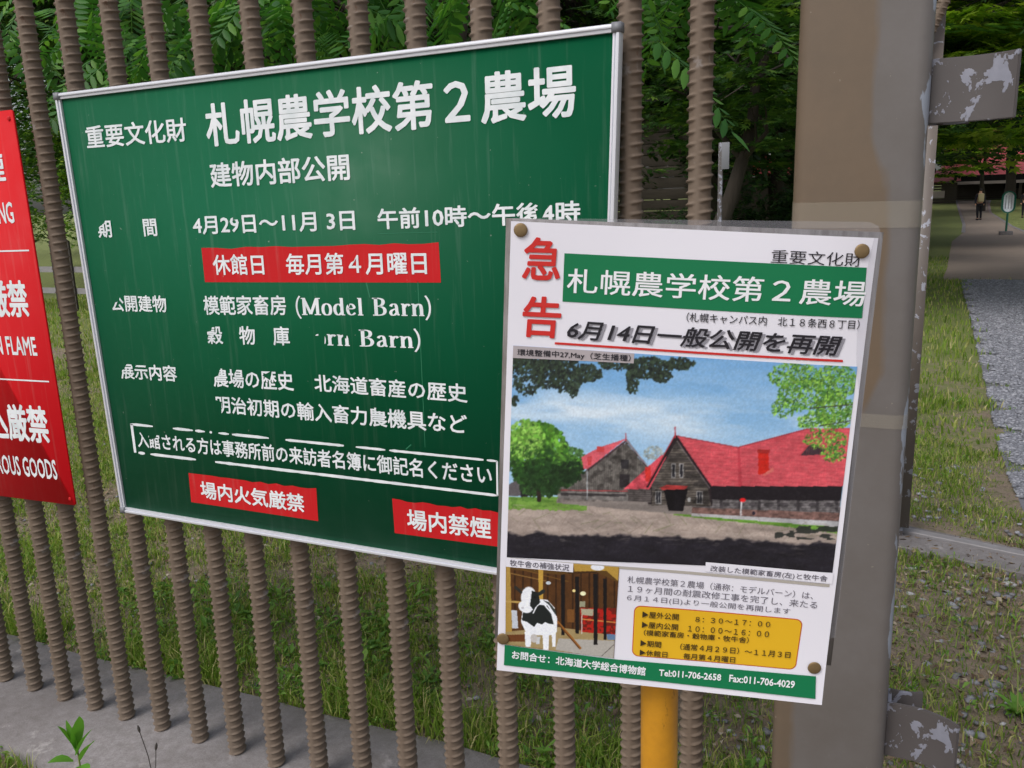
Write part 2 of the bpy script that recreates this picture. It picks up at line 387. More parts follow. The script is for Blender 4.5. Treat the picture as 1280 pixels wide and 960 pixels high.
for (lx, y) in [(1300, 690), (1278, 640), (1262, 600), (1248, 560), (1236, 500), (1222, 440), (1212, 395), (1204, 365), (1201, 351)]:
    p = on_ground(lx, y); grav_rows.append((p, p + Vector((2.6, 0.0, 0))))
strip('gravel_bed', grav_rows, M['gravelbed'], 0.012)

# gate rail set in a concrete strip
a_ = on_ground(1120, 668); b_ = on_ground(1300, 706); dv = (b_ - a_).normalized(); nv = Vector((-dv.y, dv.x, 0))
A = a_ - dv * 1.2; B = b_ + dv * 2.5
def ribbon_box(name, A, B, w_, z0, z1, mat, off=0.0, parent=None):
    d = (B - A).normalized(); n = Vector((-d.y, d.x, 0)); c = (A + B) / 2 + n * off
    rot = Matrix.Rotation(math.atan2(d.y, d.x), 3, 'Z')
    return box(name, (c.x, c.y, (z0 + z1) / 2), ((B - A).length, w_, z1 - z0), mat, parent, 0.003, rot, 1)
tag(ribbon_box('rail_footing', A, B, 0.26, -0.15, 0.012, M['concrete'], -0.03), kind='structure')
tag(ribbon_box('gate_rail', A, B, 0.05, 0.0, 0.026, M['rail'], 0.02), 'straight pale steel guide rail set in the concrete strip on the ground', 'rail')

# ---------------------------------------------------------------- fence of threaded bars
def bar_mesh():
    R0, H, pitch = 0.0205, 2.9, 0.0208; seg = 28; sub = 9
    nz = int(H / pitch) * sub
    z = -0.1 + np.arange(nz + 1) * (pitch / sub); th = np.arange(seg) * 2 * np.pi / seg
    Z, T = np.meshgrid(z, th, indexing='ij')
    # two smooth strips (facing -Y and +Y), slanting ribs between them
    d = np.abs(np.cos(T)); env = np.clip((d - 0.24) / 0.16, 0, 1)
    lean = np.where(np.cos(T) > 0, np.sin(T) * 0.0032, -np.sin(T) * 0.0032 + pitch * 0.5)
    ph = ((Z - lean) / pitch) % 1.0
    prof = np.clip(1 - np.abs(ph - 0.5) / 0.19, 0, 1); prof = prof * prof * (3 - 2 * prof)
    r = R0 + 0.0048 * prof * env + 0.0022 * np.clip(1 - d / 0.32, 0, 1) ** 0.4
    V = np.stack([r * np.cos(T), r * np.sin(T), Z], -1).reshape(-1, 3)
    i = np.arange((nz + 1) * seg).reshape(nz + 1, seg); j = np.roll(i, -1, 1)
    F = np.stack([i[:-1], j[:-1], j[1:], i[1:]], -1).reshape(-1, 4)
    return np_mesh('bar', V, F, True)
FY = 1.5706
fence = empty('bar_fence', (-1.5, FY, 0)); tag(fence, 'brown fence of upright ribbed steel bars set in a concrete kerb', 'fence')
BX = [-3.03, -2.895, -2.757, -2.6169, -2.4744, -2.3334, -2.1968, -2.062, -1.9153, -1.7672, -1.6288, -1.4898, -1.3425, -1.2003, -1.0599, -0.9234, -0.7772, -0.6347, -0.478, -0.3487]
bmsh = bar_mesh(); bmsh.materials.append(M['bars'].m)
for x in BX:
    o = bpy.data.objects.new('bar', bmsh); col.objects.link(o); o.parent = fence; o.location = (x + 1.5, 0, 0)
box('top_rail', ((BX[0] - 0.1 - 0.2) / 2 + 1.5, 0, 2.8), (-0.2 - BX[0] + 0.3, 0.06, 0.06), M['bars'], fence, 0.004)

# gate post with the two flared catch forks
post = empty('gate_post', (-0.08, 1.57, 0)); tag(post, 'thick square brown steel post, worn and partly grey, behind the notice board', 'post')
def rounded_prism(name, w_, d_, r, z0, z1, mat, parent, nz=2):
    ring = []
    for cx, cy, a0 in ((w_ / 2 - r, d_ / 2 - r, 0), (-w_ / 2 + r, d_ / 2 - r, 90), (-w_ / 2 + r, -d_ / 2 + r, 180), (w_ / 2 - r, -d_ / 2 + r, 270)):
        for k in range(7): a = R_(a0 + 15 * k); ring.append((cx + r * math.cos(a), cy + r * math.sin(a)))
    n = len(ring); V = [(x, y, z) for z in np.linspace(z0, z1, nz) for x, y in ring]
    F = [(i * n + k, i * n + (k + 1) % n, (i + 1) * n + (k + 1) % n, (i + 1) * n + k) for i in range(nz - 1) for k in range(n)]
    me = np_mesh(name, np.array(V), [np.array(F), np.array([[len(V) - n + k for k in range(n)]]), np.array([list(range(n))[::-1]])])
    smooth_by_angle(me, 40); return link(name, me, mat, parent)
rounded_prism('post_tube', 0.194, 0.19, 0.022, -0.15, 2.9, M['post'], post)
def tape_band(px, y1, y2, tilt, x0=-0.0985):
    z1 = on_Y(px, y1, 1.47).z; z2 = on_Y(px, y2, 1.47).z
    o = rounded_prism('clear_tape', 0.1962, 0.1922, 0.023, -(z1 - z2) / 2, (z1 - z2) / 2, M['clear_tape'], post)
    o.location = (0, 0, (z1 + z2) / 2); o.rotation_euler = (0, R_(tilt), 0)
tape_band(1080, 252, 285, 0.4)
tape_band(1100, 519, 536, 0.2)
def fork(zc, h):
    f_ = empty('catch_fork'); f_.parent = post; f_.location = (0.097, 0, zc)
    def plate(sgn, h):
        pts = [(0.0, 0.052), (0.044, 0.052), (0.064, 0.055), (0.083, 0.062), (0.101, 0.072), (0.116, 0.085)] if sgn < 0 else [(0.0, -0.012), (0.03, -0.012), (0.048, -0.008), (0.06, 0.0)]
        bm = bmesh.new(); prev = None; t = 0.006
        for i, (x, y) in enumerate(pts):
            a = pts[max(i - 1, 0)]; c_ = pts[min(i + 1, len(pts) - 1)]; d = Vector((c_[0] - a[0], c_[1] - a[1])).normalized(); n = Vector((-d.y, d.x)) * t
            r = [bm.verts.new(p) for p in ((x, sgn * y, -h / 2), (x, sgn * y, h / 2), (x + n.x, sgn * (y + n.y), h / 2), (x + n.x, sgn * (y + n.y), -h / 2))]
            if prev:
                for k in range(4): bm.faces.new((prev[k], r[k], r[(k + 1) % 4], prev[(k + 1) % 4]))
            else: bm.faces.new(r)
            prev = r
        bm.faces.new(prev[::-1]); bmesh.ops.recalc_face_normals(bm, faces=bm.faces)
        bmesh.ops.bevel(bm, geom=[e for e in bm.edges if e.calc_face_angle(0) > 1.0], offset=0.0012, segments=2, affect='EDGES')
        me = bm_mesh(bm, 'flared_plate'); smooth_by_angle(me, 35); link('flared_plate', me, M['plate'], f_)
    plate(-1, h); plate(1, h)
    box('back_web', (0.004, -0.034, 0), (0.006, 0.034, h * 0.98), M['plate'], f_)
    return f_
zt = on_Y(1165, 74, 1.515).z; zb = on_Y(1162, 155, 1.515).z; fork((zt + zb) / 2, zt - zb)
zt = on_Y(1115, 878, 1.515).z; zb = on_Y(1112, 944, 1.515).z; fork((zt + zb) / 2, zt - zb)

# slim stile behind the post, standing by the rail, with a slanting ribbed bar above it
def stile():
    Y = 3.85
    p0 = on_Y(1112, 655, Y); p1 = on_Y(1136, 655, Y); top1 = on_Y(1178, 10, Y); top0 = on_Y(1140, 62, Y)
    bl = on_Y(1107, 655, Y)
    r = empty('gate_stile', (p1.x - 0.04, Y, 0)); tag(r, 'slim grey steel stile with scuffed paint seen past the right edge of the thick post', 'gate stile')
    x0, x1 = bl.x - (p1.x - 0.04), 0.04; d = 0.05
    zb = p1.z
    V = [(x0, -d, zb), (x1, -d, zb), (x1, d, zb), (x0, d, zb), (x0, -d, top0.z), (x1, -d, top1.z), (x1, d, top1.z), (x0, d, top0.z)]
    F = [(0, 1, 5, 4), (1, 2, 6, 5), (2, 3, 7, 6), (3, 0, 4, 7), (4, 5, 6, 7), (3, 2, 1, 0)]
    link('stile_tube', np_mesh('stile_tube', np.array(V), np.array(F)), M['stile'], r)
    box('foot', ((x0 + x1) / 2, 0, zb / 2), (0.05, 0.05, max(zb, 0.02)), M['plate'], r, 0.003)
    o = bpy.data.objects.new('ribbed_bar', bmsh); col.objects.link(o); o.parent = r
    o.scale = (1.0, 1.0, 0.3); 
    q = on_Y(1158, 48, Y - 0.09); o.location = (q.x - r.location.x, -0.09, q.z); o.rotation_euler = (0, R_(22), 0); o.scale = (1, 1, 1)
stile()

# ---------------------------------------------------------------- lettering
DG = None
def text_VF(s, bold=0.0, res=2, spacing=1.0):
    """outlines of a line of writing; bold lettering is thickened by layered copies shifted round a circle"""
    V, F = plain_VF(s, res, spacing)
    # strokes of one character may overlap: every facet gets a height of its own, a few microns apart
    n_ = len(F); V = V[F.ravel()]; zt_ = np.repeat(np.arange(n_) % 7 * 6e-6, 3)[:, None]; F = np.arange(n_ * 3).reshape(-1, 3)
    if bold <= 0: return np.concatenate([V, zt_], 1), F
    k = 8 if bold > 0.015 else 4; b_ = bold * 0.95; Vs, Fs = [], []
    for i in range(k):
        a = 2 * math.pi * (i + .5) / k; Vs.append(np.concatenate([V + [b_ * math.cos(a), b_ * math.sin(a)], zt_ + i * 0.00005], 1)); Fs.append(F + i * len(V))
    return np.concatenate(Vs), np.concatenate(Fs)
def plain_VF(s, res=2, spacing=1.0):
    cu = bpy.data.curves.new('t', 'FONT'); cu.body = s; cu.resolution_u = res; cu.fill_mode = 'FRONT'; cu.size = 1.0; cu.space_character = spacing
    ob = bpy.data.objects.new('t', cu); col.objects.link(ob)
    dg = bpy.context.evaluated_depsgraph_get(); me = bpy.data.meshes.new_from_object(ob.evaluated_get(dg))
    bpy.data.objects.remove(ob); bpy.data.curves.remove(cu)
    n = len(me.vertices); V = np.empty(n * 3, np.float32); me.vertices.foreach_get('co', V); V = V.reshape(-1, 3)[:, :2].astype(float)
    me.calc_loop_triangles(); F = np.empty(len(me.loop_triangles) * 3, np.int32); me.loop_triangles.foreach_get('vertices', F); F = F.reshape(-1, 3)
    bpy.data.meshes.remove(me); return V, F
class Plane:
    """a flat face in the place: origin, across, up, out (towards the viewer)"""
    def __init__(s, o, u, v):
        s.o = Vector(o); s.u = Vector(u).normalized(); s.v = Vector(v).normalized(); s.n = s.u.cross(s.v).normalized()
        s.v = s.v
    def hit(s, px, py):
        d = ray(px, py); t = (s.o - CAM).dot(s.n) / d.dot(s.n); p = CAM + d * t - s.o
        uv = s.u.dot(s.v); a, b = p.dot(s.u), p.dot(s.v)      # oblique axes allowed
        k = 1 / (1 - uv * uv); return ((a - b * uv) * k, (b - a * uv) * k)
    def at(s, a, b, lift=0.0): return s.o + s.u * a + s.v * b + s.n * lift
def bend(pl, P):                                             # P (n,3): a, b, lift
    if getattr(pl, 'curve', None): P = pl.curve(P)
    o, u, v, n = (np.array(x) for x in (pl.o, pl.u, pl.v, pl.n))
    return o + P[:, :1] * u + P[:, 1:2] * v + P[:, 2:3] * n
def put(name, pl, AB, F, lift, mat, parent, smooth=False):
    P = np.concatenate([np.asarray(AB, float), np.full((len(AB), 1), lift)], 1) if np.asarray(AB).shape[1] == 2 else np.asarray(AB, float)
    Wd = bend(pl, P); base = np.array(parent.matrix_world.translation if False else parent.location)
    me = np_mesh(name, Wd - base, F, smooth); return link(name, me, mat, parent)
def write(pl, s, bl, br, tl, mat, parent, lift=0.0006, bold=0.012, italic=0.0, name='lettering', peel=None, spacing=1.0, VF=None, dxy=(0, 0)):
    """fit the ink of a line of writing to the place measured for it"""
    V, F = VF if VF else text_VF(s, bold, 2, spacing)
    zz = V[:, 2:3] if V.shape[1] == 3 else np.zeros((len(V), 1)); V = V[:, :2]
    mn, mx = V.min(0), V.max(0); Q = (V - mn) / (mx - mn)
    a0, b0 = pl.hit(*bl); a1, b1 = pl.hit(*br); a2, b2 = pl.hit(*tl); h = b2 - b0
    Q[:, 0] = Q[:, 0] + 0.0
    A = a0 + (a1 - a0) * Q[:, 0] + italic * h * (Q[:, 1] - 0.0) + dxy[0]; B = b0 + (b1 - b0) * Q[:, 0] + h * Q[:, 1] + dxy[1]
    AB = np.stack([A, B, lift + zz[:, 0]], 1)
    if peel: AB, F = cut_away(AB, F, [[pl.hit(*p) for p in poly] for poly in peel])
    return split_put(name, pl, AB, F, lift, mat, parent, h)
def split_put(name, pl, AB, F, lift, mat, parent, h):
    """words far apart on one line become separate pieces"""
    used = np.unique(F); xs = np.sort(AB[used, 0]); gaps = np.where(np.diff(xs) > .55 * abs(h))[0]; cuts = [-1e9] + [(xs[g_] + xs[g_ + 1]) / 2 for g_ in gaps] + [1e9]; fx = AB[F, 0].mean(1); o = None
    for a, b in zip(cuts[:-1], cuts[1:]):
        f = F[(fx >= a) & (fx < b)]
        if not len(f): continue
        u, inv = np.unique(f, return_inverse=True); o2 = put(name, pl, AB[u], inv.reshape(-1, 3), lift, mat, parent); o = (o or []) + [o2]
    return o
def cut_away(AB, F, polys):
    bm = bmesh.new(); vs = [bm.verts.new(p) for p in AB]
    for f in F:
        try: bm.faces.new([vs[i] for i in f])
        except ValueError: pass
    for poly in polys:
        xs = [p[0] for p in poly]; ys = [p[1] for p in poly]; x0, x1, y0, y1 = min(xs), max(xs), min(ys), max(ys)
        n = len(poly)
        for i in range(n):
            fs = [f for f in bm.faces if min(v.co.x for v in f.verts) < x1 and max(v.co.x for v in f.verts) > x0 and min(v.co.y for v in f.verts) < y1 and max(v.co.y for v in f.verts) > y0]
            if not fs: break
            geom = fs + list({e for f in fs for e in f.edges}) + list({v for f in fs for v in f.verts})
            p, q = poly[i], poly[(i + 1) % n]
            bmesh.ops.bisect_plane(bm, geom=geom, plane_co=(p[0], p[1], 0), plane_no=(q[1] - p[1], p[0] - q[0], 0))
        def inside(x, y):
            c = False
            for i in range(n):
                (xa, ya), (xb, yb) = poly[i], poly[(i + 1) % n]
                if (ya > y) != (yb > y) and x < (xb - xa) * (y - ya) / (yb - ya) + xa: c = not c
            return c
        kill = [f for f in bm.faces if inside(*f.calc_center_median()[:2])]
        bmesh.ops.delete(bm, geom=kill, context='FACES')
    bmesh.ops.triangulate(bm, faces=bm.faces[:]); bm.verts.index_update()
    AB = np.array([tuple(v.co) for v in bm.verts]); F = np.array([[v.index for v in f.verts] for f in bm.faces]); bm.free()
    return AB, F
def poly_on(name, pl, pts, lift, mat, parent):
    """flat many-sided piece given by corners seen in the photograph"""
    AB = np.array([pl.hit(*p) for p in pts]); bm = bmesh.new(); f = bm.faces.new([bm.verts.new((a, b, 0)) for a, b in AB])
    bmesh.ops.triangulate(bm, faces=[f]); F = np.array([[v.index for v in f.verts] for f in bm.faces]) if False else None
    bm.verts.index_update(); F = np.array([[v.index for v in f.verts] for f in bm.faces]); bm.free()
    return put(name, pl, AB, F, lift, mat, parent)
def quad_on(name, pl, pts, lift, mat, parent, nx=1, ny=1):
    """pts: TL TR BR BL"""
    c = [np.array(pl.hit(*p)) for p in pts]; u, v = np.meshgrid(np.linspace(0, 1, nx + 1), np.linspace(0, 1, ny + 1)); u, v = u[..., None], v[..., None]
    AB = ((c[0] * (1 - u) + c[1] * u) * (1 - v) + (c[3] * (1 - u) + c[2] * u) * v).reshape(-1, 2)
    i = np.arange((nx + 1) * (ny + 1)).reshape(ny + 1, nx + 1); F = np.stack([i[1:, :-1], i[1:, 1:], i[:-1, 1:], i[:-1, :-1]], -1).reshape(-1, 4)
    return put(name, pl, AB, F, lift, mat, parent, nx > 1)

# serif letters drawn with a broad elliptical nib
SERIF = {
 '(': (0.30, [[(0.28, 1.12), (0.14, 0.86), (0.08, 0.45), (0.14, 0.04), (0.28, -0.22)]], [], .045, .03),
 ')': (0.30, [[(0.02, 1.12), (0.16, 0.86), (0.22, 0.45), (0.16, 0.04), (0.02, -0.22)]], [], .045, .03),
 'C': (0.70, [[(0.60, .74), (0.52, .92), (0.36, .99), (0.17, .88), (0.09, .5), (0.17, .12), (0.36, .01), (0.55, .1), (0.62, .27)]], [], .08, .03),
 'M': (0.98, [[(0.16, 0), (0.16, 0.97)], [(0.16, 0.97), (0.47, 0.06)], [(0.47, 0.06), (0.80, 0.97)], [(0.82, 0), (0.82, 1)]], [(0.02, .30, 0), (.66, .98, 0), (0.02, .24, 1), (.74, .98, 1)], .075, .03),
 'B': (0.72, [[(0.18, 0), (0.18, 1)], [(0.1, .98), (0.36, .98), (0.50, .90), (0.53, .76), (0.48, .62), (0.34, .535), (0.18, .53)], [(.34, .53), (0.53, .46), (0.60, .28), (0.54, .1), (0.38, .025), (0.1, .02)]], [(0.02, .3, 0), (0.02, .3, 1)], .08, .03),
 'o': (0.56, [[(0.28, .67), (0.13, .60), (0.08, .33), (0.13, .06), (0.28, 0), (0.43, .06), (0.48, .33), (0.43, .60), (0.28, .67)]], [], .075, .028),
 'd': (0.60, [[(0.44, 0.02), (0.44, 1)], [(0.42, .52), (0.32, .65), (0.20, .63), (0.1, .50), (0.09, .25), (0.16, .05), (0.28, .01), (0.42, .16)]], [(0.34, .48, 1), (.42, .58, 0)], .075, .028),
 'e': (0.52, [[(0.09, .38), (0.42, .38), (0.40, .56), (0.27, .67), (0.13, .58), (0.08, .33), (0.14, .08), (0.29, .01), (0.45, .14)]], [], .07, .028),
 'l': (0.32, [[(0.16, 0), (0.16, 1)]], [(0.03, .29, 0), (0.04, .2, 1)], .075, .028),
 'a': (0.54, [[(0.12, .52), (0.16, .62), (0.27, .67), (0.38, .60), (0.39, .1), (0.50, .04)], [(0.38, .40), (0.18, .33), (0.09, .17), (0.15, .03), (0.27, .03), (0.38, .16)]], [], .07, .028),
 'r': (0.44, [[(0.15, 0), (0.15, .65)], [(0.16, .44), (0.24, .60), (0.34, .66), (0.41, .56)]], [(0.03, .30, 0), (0.03, .16, .65)], .075, .03),
 'n': (0.62, [[(0.15, 0), (0.15, .65)], [(0.16, .46), (0.26, .61), (0.38, .66), (0.47, .54), (0.47, 0)]], [(0.03, .27, 0), (0.36, .59, 0), (0.03, .16, .65)], .075, .03),
 ' ': (0.36, [], [], .1, .1)}
def serif_VF(s):
    V = []; F = []; x0 = 0.0
    for ch in s:
        w_, strokes, serifs, a, b = SERIF[ch]
        for st in strokes + [[(p, z_ + (0.025 if z_ == 0 else -0.025 if z_ == 1 else 0.0)), (q, z_ + (0.025 if z_ == 0 else -0.025 if z_ == 1 else 0.0))] for p, q, z_ in serifs]:
            pts = [Vector((x0 + x, y)) for x, y in st]
            if len(pts) > 3:                                  # smooth the skeleton
                for _ in range(2):
                    n_ = [pts[0]]
                    for p, q in zip(pts[:-1], pts[1:]): n_ += [p.lerp(q, .25), p.lerp(q, .75)]
                    pts = n_ + [pts[-1]]
            base = len(V)
            for i, p in enumerate(pts):
                t = (pts[min(i + 1, len(pts) - 1)] - pts[max(i - 1, 0)]).normalized(); n_ = Vector((-t.y, t.x))
                hw = math.sqrt((a * n_.x) ** 2 + (b * n_.y) ** 2); V += [(p.x + n_.x * hw, p.y + n_.y * hw, base % 7 * 2e-5), (p.x - n_.x * hw, p.y - n_.y * hw, base % 7 * 2e-5)]
            for i in range(len(pts) - 1):
                k = base + 2 * i; F += [(k, k + 1, k + 3), (k, k + 3, k + 2)]
        x0 += w_ + 0.02
    return np.array(V), np.array(F)

# ---------------------------------------------------------------- green information sign on the fence
YS = 1.512
def yp(px, py): return on_Y(px, py, YS)
gTL, gTR, gBL = yp(68, 117), yp(776, 28), yp(152, 640)
# lower right corner: where the bottom edge and the right edge meet
def inter(a, b, c, d):
    (x1, y1), (x2, y2), (x3, y3), (x4, y4) = a, b, c, d
    D_ = (x1 - x2) * (y3 - y4) - (y1 - y2) * (x3 - x4); p = x1 * y2 - y1 * x2; q = x3 * y4 - y3 * x4
    return ((p * (x3 - x4) - (x1 - x2) * q) / D_, (p * (y3 - y4) - (y1 - y2) * q) / D_)
brp = inter((152, 640), (615, 718), (776, 28), (768.5, 272)); gBR = yp(*brp)
GP = Plane(gBL, (gTR - gTL) + (gBR - gBL), (gTL - gBL) + (gTR - gBR))
sign = empty('information_sign', gBL); tag(sign, 'large green sign with white Japanese lettering in an aluminium frame fixed to the ribbed bars', 'sign')
def slab(name, pl, corners, t0, t1, mat, parent):
    """corners in plane coordinates, from lift t0 to t1"""
    P = np.array([(a, b, t) for t in (t0, t1) for a, b in corners]); n = len(corners)
    F4 = np.array([(k, (k + 1) % n, n + (k + 1) % n, n + k) for k in range(n)])
    Fc = np.array([[n + k for k in range(n)], [n - 1 - k for k in range(n)]])
    me = np_mesh(name, bend(pl, P) - np.array(parent.location), [F4, Fc] if n != 4 else np.concatenate([F4, Fc])); return link(name, me, mat, parent)
c4 = [GP.hit(68, 117), GP.hit(776, 28), GP.hit(*brp), GP.hit(152, 640)]
C4 = [Vector(c) for c in c4]
def inset(q, d):
    out = []
    for i in range(4):
        p, a, b = q[i], q[i - 1], q[(i + 1) % 4]; out.append(p + (a - p).normalized() * d + (b - p).normalized() * d)
    return out
slab('panel', GP, [tuple(p) for p in inset(C4, 0.006)][::-1], -0.010, -0.006, M['green'], sign)
def frame_rail(i):
    a, b = C4[i], C4[(i + 1) % 4]; inn = inset(C4, 0.0145); ai, bi = inn[i], inn[(i + 1) % 4]
    # a profile with a rounded outer rim, a groove and an inner lip
    prof = [(0, -0.016), (0, -0.001), (0.12, 0.0025), (0.34, 0.0032), (0.52, 0.0022), (0.56, -0.0018), (0.66, -0.0018), (0.70, 0.0), (0.98, -0.0006), (1.0, -0.006)]
    P = []
    for (s0, s1) in ((a, ai), (b, bi)):
        for t, z in prof: q = s0.lerp(s1, t); P.append((q.x, q.y, z))
    n = len(prof); F = np.array([(k, k + 1, n + k + 1, n + k) for k in range(n - 1)])
    me = np_mesh('frame_rail', bend(GP, np.array(P)) - np.array(sign.location), F); smooth_by_angle(me, 50); return link('frame_rail', me, M['alu'], sign)
for i in range(4): frame_rail(i)
for i in range(4):
    q = C4[i]; inn = inset(C4, 0.0155)[i]; o_ = q + (q - inn) * 0.09; e1 = Vector((inn.x, o_.y)); e2 = Vector((o_.x, inn.y))
    slab('corner_cap', GP, [tuple(x) for x in (o_, e1, inn, e2)][::(1 if i in (1, 3) else -1)], -0.016, 0.0038, M['joint'], sign)
# peeled scraps of lettering are cut away
W = lambda *a, **k: write(GP, *a, mat=M['vinyl'], parent=sign, lift=-0.0054, **k)
W('重要文化財', (107, 186), (232.5, 176.5), (105, 157.5), bold=.019)
W('札幌農学校第２農場', (257.5, 184), (719, 145.5), (252, 129.5), bold=.024)
W('建物内部公開', (262, 235), (436, 225), (260, 204), bold=.022)
W('期　　間', (121.5, 297.5), (195, 295.3), (120, 275.6), bold=.022, peel=[[(118, 277), (126, 272), (128, 279), (119, 286)]])
W('4月29日～11月 3日', (240, 293.6), (442.5, 288), (240, 271), bold=.022, peel=[[(289, 268), (297, 268), (297, 274), (289, 275)]])
W('午前10時～午後4時', (471, 287), (724.4, 279.5), (471, 261), bold=.024, peel=[[(668, 264), (700, 248), (684, 256), (672, 282)]])
W('公開建物', (137.5, 389.4), (207, 391), (139, 369), bold=.019, peel=[[(134, 366), (150, 366), (146, 377), (134, 381)]])
W('模範家畜房', (253.7, 394), (356.6, 394.5), (252.5, 370), bold=.019)
W('x', (369, 399), (537.8, 401), (370.6, 370), VF=serif_VF('(Model Barn)'), peel=[[(436, 396), (444, 394), (443, 402), (436, 402)], [(430, 374), (436, 366), (439, 368), (434, 384)]])
W('穀　物　庫', (258, 430.4), (361, 432.6), (257, 407.6), bold=.019, peel=[[(254, 405), (264, 404), (262, 414), (254, 416)]])
W('x', (366, 435.5), (524.5, 441), (367.5, 408), VF=serif_VF('(Corn Barn)'), peel=[[(358, 400), (391, 400), (391, 452), (358, 452)], [(389, 420), (403, 420), (403, 450), (389, 450)], [(396, 400), (404, 400), (404, 450), (396, 450)], [(426, 404), (434, 404), (431, 424), (427, 422)]])
W('展示内容', (150, 473.8), (220, 477.8), (149, 454.4), bold=.022, peel=[[(146, 452), (158, 452), (153, 462), (146, 466)], [(159, 451), (168, 451), (168, 458), (163, 458)]])
W('農場の歴史', (265.6, 484), (366, 489.3), (265, 461), bold=.019, peel=[[(262, 458), (274, 458), (271, 470), (262, 474)], [(286, 458), (296, 458), (290, 470)], [(326, 470), (338, 464), (336, 476)]])
W('北海道畜産の歴史', (391.9, 489.9), (583, 504.5), (391.9, 468), bold=.019)
W('明治初期の輸入畜力農機具など', (269.4, 516.5), (583, 544), (269.4, 495), bold=.019, peel=[[(266, 500), (275, 503), (275, 522), (266, 520)], [(470, 500), (486, 500), (481, 516), (468, 514)]])
W('入館される方は事務所前の来訪者名簿に御記名ください', (171, 559.7), (613.8, 607.6), (170, 540), bold=.019, peel=[[(184, 538), (196, 540), (192, 549), (184, 550)], [(408, 560), (420, 562), (416, 570)]])
# chipped border lines round the visitor notice
def dash(a, b, w_, seedn):
    r = random.Random(seedn); n = max(3, int(abs(b[0] - a[0]) / 6)); top = []; bot = []
    for i in range(n + 1):
        t = i / n; x = a[0] + (b[0] - a[0]) * t; y = a[1] + (b[1] - a[1]) * t; ww = w_ * (0.5 if i in (0, n) else 1) * r.uniform(.8, 1.15)
        top.append((x, y - ww / 2)); bot.append((x, y + ww / 2))
    poly_on('border_line', GP, top + bot[::-1], -0.0054, M['vinyl'], sign)
def Lt(x): return 530.8 + (x - 161) * (577.5 - 530.8) / (620 - 161)
def Lb(x): return 566 + (x - 166) * (620.5 - 566) / (620.6 - 166)
for k, (x0, x1) in enumerate([(161, 189), (214, 239), (242, 254), (260, 263), (271, 284), (288, 334), (355, 428), (443, 480), (485, 603), (607, 620)]): dash((x0, Lt(x0)), (x1, Lt(x1)), 3.2, k)
for k, (x0, x1) in enumerate([(171, 179), (186, 243), (267, 620.6)]): dash((x0, Lb(x0)), (x1, Lb(x1)), 3.4, 20 + k)
poly_on('border_line', GP, [(160.5, 530), (163.8, 531), (168.5, 566.5), (165.5, 566.5)], -0.0054, M['vinyl'], sign)
poly_on('border_line', GP, [(618.7, 577), (621, 577.5), (621.5, 621), (619.2, 621)], -0.0054, M['vinyl'], sign)
for pts_ in ([(520, 352), (521, 352), (530, 560), (529.4, 560)], [(455, 354), (457, 353.5), (461, 372), (460, 373)], [(505, 562), (512, 556), (512.6, 557), (506, 563)], [(470, 292), (545, 290), (545, 290.8), (470, 292.8)]):
    poly_on('scratch', GP, pts_, -0.0056, M['ink_scratch'], sign)
def label(tl, tr, br, bl, seedn):
    r = random.Random(seedn); pts = []
    n = 16
    for i in range(n + 1):
        t = i / n; x = tl[0] + (tr[0] - tl[0]) * t; y = tl[1] + (tr[1] - tl[1]) * t
        pts.append((x, y + (r.choice([0, .4, .8, 1.6, 2.2]) if 0 < i < n else 0)))
    return poly_on('sticker', GP, pts + [br, bl], -0.0056, M['redlabel'], sign)
def on_label(lb, s, *a, **k):
    o = write(GP, s, *a, mat=M['vinyl'], parent=sign, lift=-0.0051, **k)
    for x in o: x.parent = lb
lb = label((249.5, 310), (546.5, 303), (549.5, 353.6), (254, 353), 1); on_label(lb, '休館日　毎月第４月曜日', (265.5, 344), (532.5, 343.5), (264.7, 318.5), bold=.019, peel=[[(428, 312), (447, 312), (441, 326), (434, 330)]])
lb = label((233.5, 592), (393.5, 611), (396, 652.5), (237, 628.5), 2); on_label(lb, '場内火気厳禁', (250, 623.5), (379.5, 642), (250, 602), bold=.022)
lb = label((488.5, 624), (640, 642), (643, 687.5), (491.7, 667.5), 3); on_label(lb, '場内禁煙', (508, 662.5), (613, 675.5), (507.5, 637), bold=.022)

# ---------------------------------------------------------------- red warning sign
rTR, rBR = yp(15.5, 137), yp(94.5, 632)
RP = Plane(rBR, (gTR - gTL) + (gBR - gBL), (rTR - rBR))
red = empty('warning_sign', rBR); tag(red, 'red sign with white warning lettering, cut off by the left edge of the photo', 'sign')
hgt = RP.hit(15.5, 137)[1]; wid = 0.62
rot_ = 0.0
bslope = (RP.hit(0, 620)[1] - 0) / RP.hit(0, 620)[0]
def rc(a, b): return (a, b + a * bslope * (1 - b / hgt) * 1.0)
